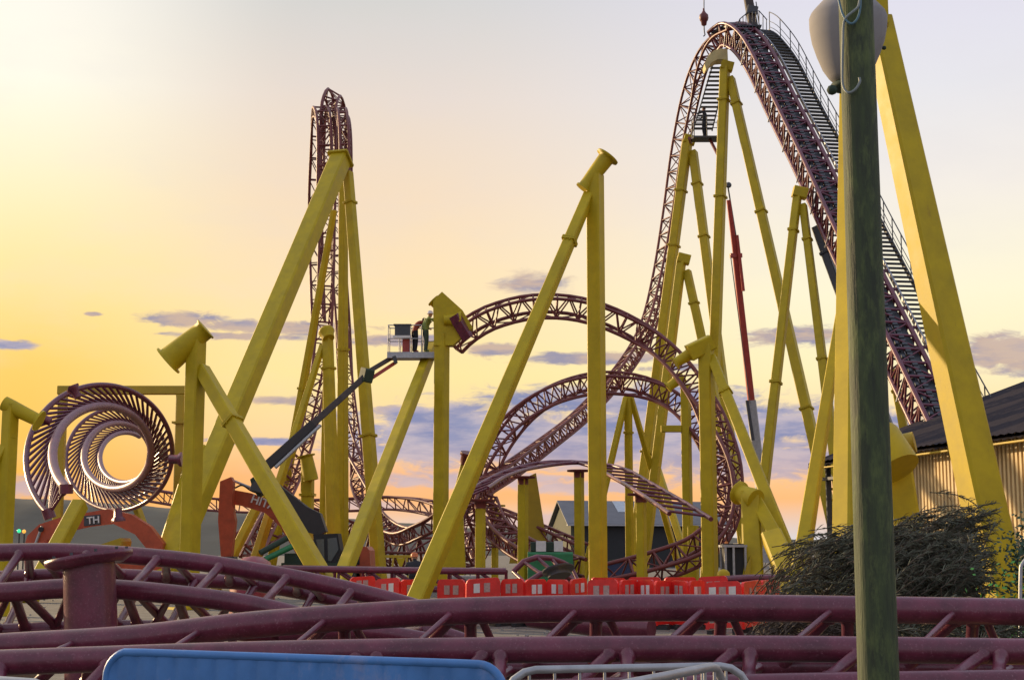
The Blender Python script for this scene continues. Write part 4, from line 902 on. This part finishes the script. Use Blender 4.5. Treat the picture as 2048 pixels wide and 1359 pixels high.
# blue skip
t = thing('skip', (P(1235, 1125, 70).x, 70, 0), 'low dark blue skip in front of the barn opening', 'skip')
MB().prism(pl3([(1200, 1120), (1268, 1120), (1258, 1156), (1210, 1156)], 70), (0, 1.4, 0)).build('body', mat('dark_blue_paint', (.03, .05, .13), .5), t); MB().beam(P(1198, 1120, 69.95), P(1270, 1120, 69.95), .1, rot=0).build('rim', GRN, t)
# mini excavator cab
t = thing('mini_excavator', (P(1470, 1120, 44).x, 44, 0), 'pale grey mini digger cab beside the stocky support', 'mini digger')
cx0, cx1 = P(1449, 1100, 44).x, P(1492, 1100, 44).x; zt = P(1470, 1091, 44).z; zb_ = .75
MB().box(((cx0 + cx1) / 2, 44.5, zt), (cx1 - cx0 + .06, 1.1, .07)).build('roof', GAL, t)
for x in (cx0, (cx0 + cx1) / 2 - .08, cx1 - .05):
    for y in (44, 45): MB().beam((x + .03, y, zb_), (x + .03, y, zt - .036), .065, rot=0).build('pillar', GAL, t)
MB().box(((cx0 + cx1) / 2, 44.55, 1.35), (cx1 - cx0 - .1, .9, .95)).build('seat_block', BLK, t)
MB().box(((cx0 + cx1) / 2, 44.5, .55), (.95, 1.3, .42)).build('body', WHT, t)
MB().prism([Vector(v) for v in ((cx1 - .12, 43.9, .8), (cx1 + .1, 43.9, .8), (cx1 + .12, 43.9, 1.45), (cx1, 43.9, 1.2))], (0, .3, 0)).build('arm', YEL2, t)
for x in (cx0 + .02, cx1 - .02): MB().prism([Vector((x - .12, 44 + a_, z)) for a_, z in ((-.4, .1), (-.3, 0), (1.2, 0), (1.35, .1), (1.35, .3), (-.4, .3))], (.24, 0, 0)).build('crawler_track', BLK, t)
MB().lathe([(.05, 0), (.05, .08), (.02, .1)], ((cx0 + cx1) / 2 - .2, 44.4, zt + .036), 10).build('beacon', mat('beacon_orange', (.7, .2, .02), .3), t)
t = thing('bollard', (P(1447, 1150, 38).x, 38, 0), 'yellow dome-topped bollard beside the pale mini digger', 'bollard')
MB().lathe([(.17, 0), (.17, 1.0), (.15, 1.09), (.09, 1.15), (.01, 1.17)], (P(1447, 1150, 38).x, 38, 0), 20).build('post', YEL, t); MB().lathe([(.175, 0), (.175, .08)], (P(1447, 1150, 38).x, 38, .8), 20).build('reflective_band', WHT, t)
# crane
t = thing('mobile_crane', (P(1520, 1050, 95).x, 95, 0), 'mobile crane with thin red telescopic boom between the lift supports', 'crane')
MB().beam(P(1457, 400, 92), P(1472, 520, 93), .24, .3, rot=0).build('boom_section', CRN, t); MB().beam(P(1471, 515, 93), P(1503, 805, 95), .36, .42, rot=0).build('boom_section', CRN, t)
MB().beam(P(1502, 800, 95), P(1530, 1050, 96), .56, .7, rot=0).build('boom_base', GAL, t)
MB().tube([P(1455, 368, 92), P(1478, 510, 93)], .05, 6).build('boom_rope', DGR, t); MB().beam(P(1474, 470, 92.5), P(1487, 582, 93), .18, rot=0).build('folded_jib', CRN, t)
MB().beam(P(1494, 800, 94.5), P(1506, 880, 94.8), .2, rot=0).build('luffing_cylinder', DGR, t); MB().tube([P(1461, 510, 92.7), P(1500, 806, 94.6)], .03, 6).build('hose', DGR, t)
MB().beam(P(1460, 511, 92.8), P(1483, 511, 93), .28, rot=0).build('boom_collar', CRN, t); MB().lathe([(.12, -.1), (.2, 0), (.12, .1)], P(1457, 370, 92), 12, (0, 1, 0)).build('sheave', DGR, t)
q = P(1530, 1100, 96); MB().box((q.x, 97, 1.4), (2.6, 8, 1.2)).build('carrier', GAL, t); MB().box((q.x, 94.5, 2.6), (1.4, 1.6, 1.3)).build('cab', GLS, t)
for y in (94, 96, 98, 100): 
    for s_ in (-1.2, 1.2): wheel(t, (q.x + s_, y, .55), .55, .35)
t = thing('crane_hook_block', P(1408, 35, 78), 'dark red crane hook block hanging on a cable left of the summit', 'hook block')
MB().tube([P(1408, -1200, 78), P(1408, 28, 78)], .028, 6).build('cable', DGR, t)
MB().lathe([(.06, 0), (.14, .05), (.17, .25), (.22, .3), (.26, .45), (.24, .62), (.14, .72), (.06, .85), (.05, 1.0)], P(1408, 52, 78), 16).build('block', mat('dark_red_paint', (.15, .03, .03), .5), t)
MB().tube([P(1408, 52, 78), P(1408.5, 63, 78), P(1410, 70, 78), P(1407, 73, 78)], .035, 8).build('hook', DGR, t)
t = thing('crane_boom', P(1500, 20, 80), 'dark telescopic crane boom tip rising out of the frame behind the summit', 'crane boom')
MB().beam(P(1508, 62, 82), P(1486, -60, 82), .5, .42, rot=0).build('boom_section', MATS['worn_grey'], t); MB().beam(P(1505, 15, 81.9), P(1502, 30, 81.9), .62, rot=0).build('boom_collar', DGR, t)
MB().tube([P(1512, 4, 82), P(1520, 62, 82)], .03, 6).build('rope', DGR, t)
# site lights on the left
for x, y, c_, lab in ((38, 1061, (.05, .9, .4), 'small green glowing lamp beside the left edge column'), (48, 1062, (1, .5, .08), 'small amber glowing lamp right of the green one')):
    t = thing('signal_lamp', (P(x, y, 60).x, 60, 0), lab, 'signal lamp'); q = P(x, y, 60)
    MB().lathe([(.02, -.07), (.07, -.04), (.08, 0), (.07, .04), (.02, .07)], q, 12, (0, 1, 0)).build('lens', mat('lens_' + lab.split()[1], c_, .3, emit=(c_, .7)), t); MB().tube([(q.x, 60.05, 0), (q.x, 60.05, q.z - .1)], .035, 6).build('pole', DGR, t)

# ------------------------------------------------------------------ people
def person(lab, base, facing, J, jacket, trousers, hat, hair, sk=None, vest=None):
    """J: joint positions in metres, x right of the person, y forward, z up"""
    t = thing('person', base, lab, 'person'); rot = Matrix.Rotation(facing, 3, 'Z'); base = Vector(base)
    W_ = lambda p: base + rot @ Vector(p)
    names = list(J); V = [W_(J[k][:3]) for k in names]; rad = [J[k][3] for k in names]; idx = {k: i for i, k in enumerate(names)}
    E = [('pelvis', 'waist'), ('waist', 'chest'), ('chest', 'neck'), ('neck', 'head'), ('head', 'crown')]
    for s in 'lr': E += [('chest', 'sh' + s), ('sh' + s, 'el' + s), ('el' + s, 'wr' + s), ('wr' + s, 'pa' + s), ('pelvis', 'hip' + s), ('hip' + s, 'kn' + s), ('kn' + s, 'an' + s), ('an' + s, 'to' + s)]
    ed = [(idx[a], idx[b]) for a, b in E]
    for s in 'lr':
        w, p = Vector(J['wr' + s][:3]), Vector(J['pa' + s][:3]); d = (p - w).normalized(); sd = d.orthogonal().normalized(); 
        for k in range(5):
            root = idx['pa' + s] if k < 4 else idx['wr' + s]
            o_ = sd * ((k - 1.5) * .022) if k < 4 else sd * -.05; l = (.075, .085, .08, .06, .035)[k]; st_ = p + o_ if k < 4 else w + d * .03 + o_
            a_ = len(V); V += [W_(st_), W_(st_ + d * l * .55), W_(st_ + d * l + d.cross(sd) * .02)]; rad += [.010, .009, .008]; ed += [(root, a_), (a_, a_ + 1), (a_ + 1, a_ + 2)]
    me = bpy.data.meshes.new('body'); me.from_pydata([tuple(v) for v in V], ed, []); o = bpy.data.objects.new('body', me); C.objects.link(o)
    o.parent = t; o.matrix_parent_inverse = Matrix.Translation(-t.location)
    m = o.modifiers.new('skin', 'SKIN'); m.use_smooth_shade = True
    for i, v in enumerate(me.skin_vertices[0].data): v.radius = (rad[i], rad[i]); v.use_root = (i == 0)
    o.modifiers.new('sub', 'SUBSURF').levels = 1; o.modifiers['sub'].render_levels = 2
    me.materials.append(jacket)
    def sleeve(nm, chain, grow_, mt):
        MB().tube(cr([W_(J[k][:3]) for k in chain], 5), [x for x in [a + (b - a) * q / 5 for (a, b) in zip([J[k][3] + grow_ for k in chain], [J[k][3] + grow_ for k in chain][1:]) for q in range(5)]] + [J[chain[-1]][3] + grow_], 12).build(nm, mt, t)
    for s in 'lr': sleeve('trouser_leg', ['hip' + s, 'kn' + s, 'an' + s], .02, trousers)
    skin = sk or mat('skin', (.45, .25, .17), .6)
    h = W_(J['head'][:3]); f = rot @ Vector((0, 1, 0))
    hd = MB(); hd.lathe([(.02, -.12), (.065, -.10), (.085, -.03), (.088, .03), (.07, .09), (.02, .12)], h, 16); hd.lathe([(.018, 0), (.012, .03), (.004, .045)], h + f * .075, 8, f)
    for sx__ in (-1, 1): hd.lathe([(.012, 0), (.022, .012), (.01, .02)], h + rot @ Vector((sx__ * .08, 0, 0)), 8, rot @ Vector((sx__, 0, 0)))
    hh = hd.build('face', skin, t)
    if hat: MB().lathe([(.14, 0), (.115, .015), (.11, .07), (.08, .12), (.02, .14)], h + Vector((0, 0, .03)), 18).build('helmet', hat, t)
    else: MB().lathe([(.09, -.04), (.1, .03), (.085, .09), (.03, .125)], h + Vector((0, 0, .01)) - f * .015, 16).build('hair', hair, t)
    if vest: MB().tube(cr([W_(J[k][:3]) for k in ('pelvis', 'waist', 'chest')], 4), [J['pelvis'][3] + .03] * 4 + [J['waist'][3] + .03] * 4 + [J['chest'][3] + .03], 14).build('vest', vest, t)
def pose(**k):
    J = dict(pelvis=(0, 0, .95, .13), waist=(0, 0, 1.12, .125), chest=(0, .02, 1.36, .15), neck=(0, .03, 1.50, .055), head=(0, .05, 1.62, .07), crown=(0, .05, 1.72, .05),
             shl=(-.19, .01, 1.42, .06), ell=(-.24, 0, 1.15, .045), wrl=(-.22, .12, .93, .03), pal=(-.21, .15, .86, .028), shr=(.19, .01, 1.42, .06), elr=(.24, 0, 1.15, .045), wrr=(.22, .12, .93, .03), par=(.21, .15, .86, .028),
             hipl=(-.1, 0, .9, .095), knl=(-.12, .03, .5, .065), anl=(-.12, 0, .09, .045), tol=(-.13, .14, .04, .04), hipr=(.1, 0, .9, .095), knr=(.12, .03, .5, .065), anr=(.12, 0, .09, .045), tor=(.13, .14, .04, .04))
    J.update(k); return J
HV = mat('hi_vis_green', (.20, .26, .06), .7, 0, .3, 8); DKC = mat('dark_clothing', (.02, .022, .03), .85, 0, .3, 8); OHT = mat('orange_helmet', (.65, .16, .03), .4); WHH = mat('white_helmet', (.65, .62, .66), .35); HAIR = mat('hair_brown', (.06, .03, .02), .8); TRG = mat('work_trousers', (.05, .075, .05), .8, 0, .3, 9)
person('person in green work clothes and pale helmet reaching from the raised basket to the track', (P(851, 700, 59.75).x, 59.75, zf), R(-80),
       pose(chest=(0, .10, 1.34, .15), neck=(0, .14, 1.46, .055), head=(0, .18, 1.57, .07), crown=(0, .19, 1.66, .05), shl=(-.19, .1, 1.40, .06), shr=(.19, .1, 1.40, .06), ell=(-.2, .36, 1.42, .045), wrl=(-.14, .56, 1.52, .03), pal=(-.13, .62, 1.55, .028), elr=(.2, .34, 1.26, .045), wrr=(.14, .55, 1.32, .03), par=(.13, .62, 1.34, .028)), HV, TRG, WHH, HAIR, vest=HV)
person('person in red jacket bending over at the left side of the raised basket', (P(829, 700, 59.9).x, 59.9, zf), R(-70),
       pose(waist=(0, .05, 1.08, .125), chest=(0, .2, 1.22, .14), neck=(0, .32, 1.30, .055), head=(0, .42, 1.34, .07), crown=(0, .5, 1.38, .05), shl=(-.19, .22, 1.28, .06), shr=(.19, .22, 1.28, .06), ell=(-.2, .4, 1.1, .045), wrl=(-.1, .5, .95, .03), pal=(-.1, .54, .9, .028), elr=(.2, .4, 1.15, .045), wrr=(.1, .56, 1.05, .03), par=(.1, .62, 1.02, .028)), mat('red_jacket', (.3, .05, .03), .8), DKC, None, HAIR)
person('person in black jacket and orange helmet seen from behind beyond the red barriers', (P(828, 1130, 46).x, 46, -.12), R(0),
       pose(chest=(0, .08, 1.30, .17), neck=(0, .14, 1.42, .06), head=(0, .2, 1.52, .07), crown=(0, .22, 1.6, .05), waist=(0, 0, 1.08, .16), shl=(-.21, .05, 1.34, .075), shr=(.21, .05, 1.34, .075), ell=(-.28, .1, 1.06, .06), elr=(.28, .1, 1.06, .06), wrl=(-.15, .3, 1.0, .035), pal=(-.13, .36, 1.0, .028), wrr=(.15, .3, 1.0, .035), par=(.13, .36, 1.0, .028)), DKC, DKC, OHT, HAIR)
person('person in dark clothing working on the caged stair inside the left drop', (pc.x - .05, pc.y, pc.z + .06), R(60),
       pose(ell=(-.22, .3, 1.35, .05), wrl=(-.2, .52, 1.45, .03), pal=(-.2, .58, 1.47, .028), elr=(.22, .3, 1.2, .05), wrr=(.2, .5, 1.25, .03), par=(.2, .57, 1.27, .028)), DKC, DKC, None, HAIR)

# ------------------------------------------------------------------ bushes
LEAF = mat('conifer_foliage', (.11, .115, .075), .75, 0, .5, 5, c2=(.045, .052, .036), spots=((.17, .125, .085), 4, .55)); TWIG = mat('brown_twigs', (.09, .065, .05), .85, 0, .4, 6); BRK = mat('bush_stem', (.07, .05, .035), .9)
GLF = mat('broadleaf', (.02, .07, .02), .5, 0, .5, 8, c2=(.01, .035, .012)); GLB = mat('floodlit_leaf', (.10, .38, .05), .5, 0, .4, 8)  # second leaf green has the floodlight painted into its colour
def conifer(lab, env, Y, nb, seed, nee=70, m=LEAF, ang=24, low=1290, dep=.75, ln=.75):
    """plumes sweeping to the right inside an uneven envelope env: [(px, top row)]"""
    r = random.Random(seed); cx = sum(e[0] for e in env) / len(env); base = Vector((P(cx, 1100, Y).x, Y, 0)); t = thing('conifer_shrub', base, lab, 'shrub'); fo = MB(); st = MB()
    for k in range(nb):
        px = r.uniform(env[0][0], env[-1][0]); i = max(j for j in range(len(env) - 1) if env[j][0] <= px or j == 0)
        top = env[i][1] + (env[i + 1][1] - env[i][1]) * (px - env[i][0]) / (env[i + 1][0] - env[i][0]) + 14 * math.sin(px * .045 + seed) + r.gauss(0, 7)
        row = top + (low - top) * (r.random() ** 1.35); yy = Y + r.uniform(-dep, dep) * (1 if row > top + 30 else .6); tip = P(px, row, yy)
        if tip.z < .1: continue
        a_ = R(ang + r.gauss(0, 13)); L_ = ln * r.uniform(.6, 1.2); dy = r.gauss(0, .35)
        s0 = tip - Vector((math.cos(a_) * L_, dy * L_, math.sin(a_) * L_)); s0.z = max(.03, s0.z)
        md = s0.lerp(tip, .55) + Vector((0, 0, L_ * r.uniform(.04, .14))); C_l = cr([s0, md, tip], 6)
        st.tube(C_l, [.007] * (len(C_l) - 1) + [.002], 4, False)
        if r.random() < .12: st.tube([base + Vector((r.gauss(0, .08), r.gauss(0, .08), .02)), base.lerp(s0, .55) + Vector((0, 0, -.05)), s0], [.025, .016, .008], 5, False)
        for i2 in range(nee):
            q = .08 + .92 * (i2 + r.random()) / nee; j = min(int(q * (len(C_l) - 1)), len(C_l) - 2); a = C_l[j].lerp(C_l[j + 1], q * (len(C_l) - 1) - j); tg_ = (C_l[j + 1] - C_l[j]).normalized()
            d = (tg_ + Vector((r.gauss(0, .35), r.gauss(0, .5), r.gauss(-.02, .42)))).normalized(); l = r.uniform(.05, .15) * (1.25 - .6 * q)
            u = d.cross(Vector((r.gauss(0, 1), r.gauss(0, 1), r.gauss(0, 1)))).normalized() * r.uniform(.003, .0065)
            fo.add([a - u * .6, a + u * .6, a + d * l * .6 + u, a + d * l * .6 - u, a + d * l + Vector((0, 0, -.012))], [(0, 1, 2, 3), (3, 2, 4)])
    st.build('branches', BRK, t); fo.build('foliage', m, t)
conifer('large dark feathery conifer right of the lamp post, in front of the shed wall', [(1765, 1052), (1830, 1044), (1900, 1022), (1950, 1012), (2000, 1030)], 18, 430, 3)
conifer('second dark conifer mass filling the space under the plumes down to the rails', [(1780, 1090), (1880, 1070), (1960, 1085), (1990, 1140)], 17.2, 330, 4)
conifer('dark feathery conifer directly left of the lamp post', [(1640, 1150), (1665, 1105), (1692, 1074), (1730, 1056), (1790, 1050)], 17.6, 240, 5)
conifer('loose brown twiggy shrub at the left end of the conifers', [(1535, 1165), (1570, 1120), (1620, 1085), (1670, 1120)], 18.4, 60, 9, 20, TWIG, 60, 1260, .6, .6)
conifer('low dark juniper seen under the nearest rails right of the lamp post', [(1800, 1225), (1900, 1215), (2060, 1222)], 13.5, 170, 12, 60, LEAF, 15, 1400, .5, .5)
conifer('low grey-brown juniper seen under the nearest rails left of the lamp post', [(1540, 1240), (1620, 1228), (1720, 1235)], 14, 110, 13, 40, TWIG, 20, 1340, .5, .5)
def leafbush(lab, cx, Y, hx, hz, n, m, seed, s=.06):
    r = random.Random(seed); base = Vector((P(cx, 1100, Y).x, Y, 0)); t = thing('shrub', base, lab, 'shrub'); b = MB()
    MB().tube([base, base + Vector((0, 0, hz * .5))], [.05, .02], 8).build('stem', BRK, t)
    cl_ = [(Vector((r.gauss(0, .45) * hx, r.gauss(0, .4) * hx, hz * r.uniform(.15, .95))), r.uniform(.12, .26)) for _ in range(22)]
    for _ in range(n):
        c, q = r.choice(cl_); p = base + c + Vector((r.gauss(0, q), r.gauss(0, q), r.gauss(0, q)))
        d = Vector((r.gauss(0, 1), r.gauss(0, 1), r.gauss(0, .7))).normalized(); u = d.orthogonal().normalized() * s * .35; l = s * r.uniform(.7, 1.5); b.add([p, p + d * l * .5 + u, p + d * l, p + d * l * .5 - u], [(0, 1, 2, 3)])
    b.build('foliage', m, t)
leafbush('dark green broad-leaved shrub at the right edge of the photo', 2085, 17.5, .3, 1.75, 4200, GLF, 21)
leafbush('small shrub painted floodlit green low beside the dark one at the right edge', 2012, 16.4, .11, 1.32, 420, GLB, 22, .05)
leafbush('dark low shrub below the rails in the bottom right corner', 1990, 12.6, .9, .5, 2600, GLF, 23)
# small curved pipe post right edge
t = thing('hooped_rail', P(2040, 1190, 14), 'thin grey hooped metal rail at the right edge below the dark shrub', 'rail')
MB().tube(cr([P(2041, 1360, 14), P(2041, 1160, 14), P(2046, 1125, 14), P(2062, 1115, 14), P(2075, 1130, 14), P(2075, 1360, 14)], 6), .018, 8).build('hoop', GAL, t)
# stones and rubble on the site ground
rb = MB(); r = random.Random(4)
for _ in range(900):
    Y = r.uniform(11.5, 60); x = r.uniform(-.36, .36) * Y; s_ = r.uniform(.015, .06); rb.box((x, Y, s_ * .3), (s_ * r.uniform(.7, 1.6), s_, s_ * .8), r.uniform(0, 3), r.uniform(-.4, .4))
tag(rb.build('rubble', CON), 'scattered small grey stones over the site ground', 'rubble', kind='stuff')

# site clutter behind the barriers
t = thing('trestle', (P(800, 1120, 50).x, 50, 0), 'yellow work trestle behind the stored track, left of the person in black', 'trestle')
tx = P(800, 1120, 50).x; zt = P(800, 1112, 50).z
for s_ in (-1, 1):
    MB().beam((tx + s_ * .34, 50.25, 0), (tx + s_ * .22, 50, zt), .06, rot=0).build('leg', YEL2, t); MB().beam((tx + s_ * .34, 49.75, 0), (tx + s_ * .22, 50, zt), .06, rot=0).build('leg', YEL2, t)
MB().beam((tx - .5, 50, zt), (tx + .5, 50, zt), .09, rot=0).build('top_bar', YEL2, t)
MB().prism([Vector(v) for v in ((tx - .12, 49.9, zt - .05), (tx + .18, 49.9, zt - .05), (tx + .03, 49.9, zt - .45))], (0, .04, 0)).build('gusset', YEL, t)
t = thing('pallet_stack', (P(760, 1120, 47).x, 47, 0), 'stack of grey timber pallets behind the left end of the stored track', 'pallets')
px_ = P(765, 1120, 47).x
for k in range(5):
    b = MB(); z = .06 + k * .15; b.box((px_, 47, z + .05), (1.15, 1.0, .022)); 
    for q in (-.5, 0, .5): b.box((px_ + q, 47, z - .008), (.1, 1.0, .09))
    b.build('pallet', mat('old_timber', (.24, .19, .14), .85, 0, .4, 6, .2) if k == 0 else MATS['old_timber'], t)
t = thing('concrete_block', (P(935, 1120, 44).x, 44, 0), 'squat grey concrete ballast block behind the barriers right of the broad pier', 'concrete block')
MB().beam((P(935, 1120, 44).x - .55, 44, .45), (P(935, 1120, 44).x + .55, 44, .45), .9, rot=0, ch=.04).build('block', CON, t); MB().tube(cr([(P(935, 1120, 44).x - .1, 44, .88), (P(935, 1120, 44).x, 44, 1.02), (P(935, 1120, 44).x + .1, 44, .88)], 5), .015, 6).build('lifting_eye', DGR, t)
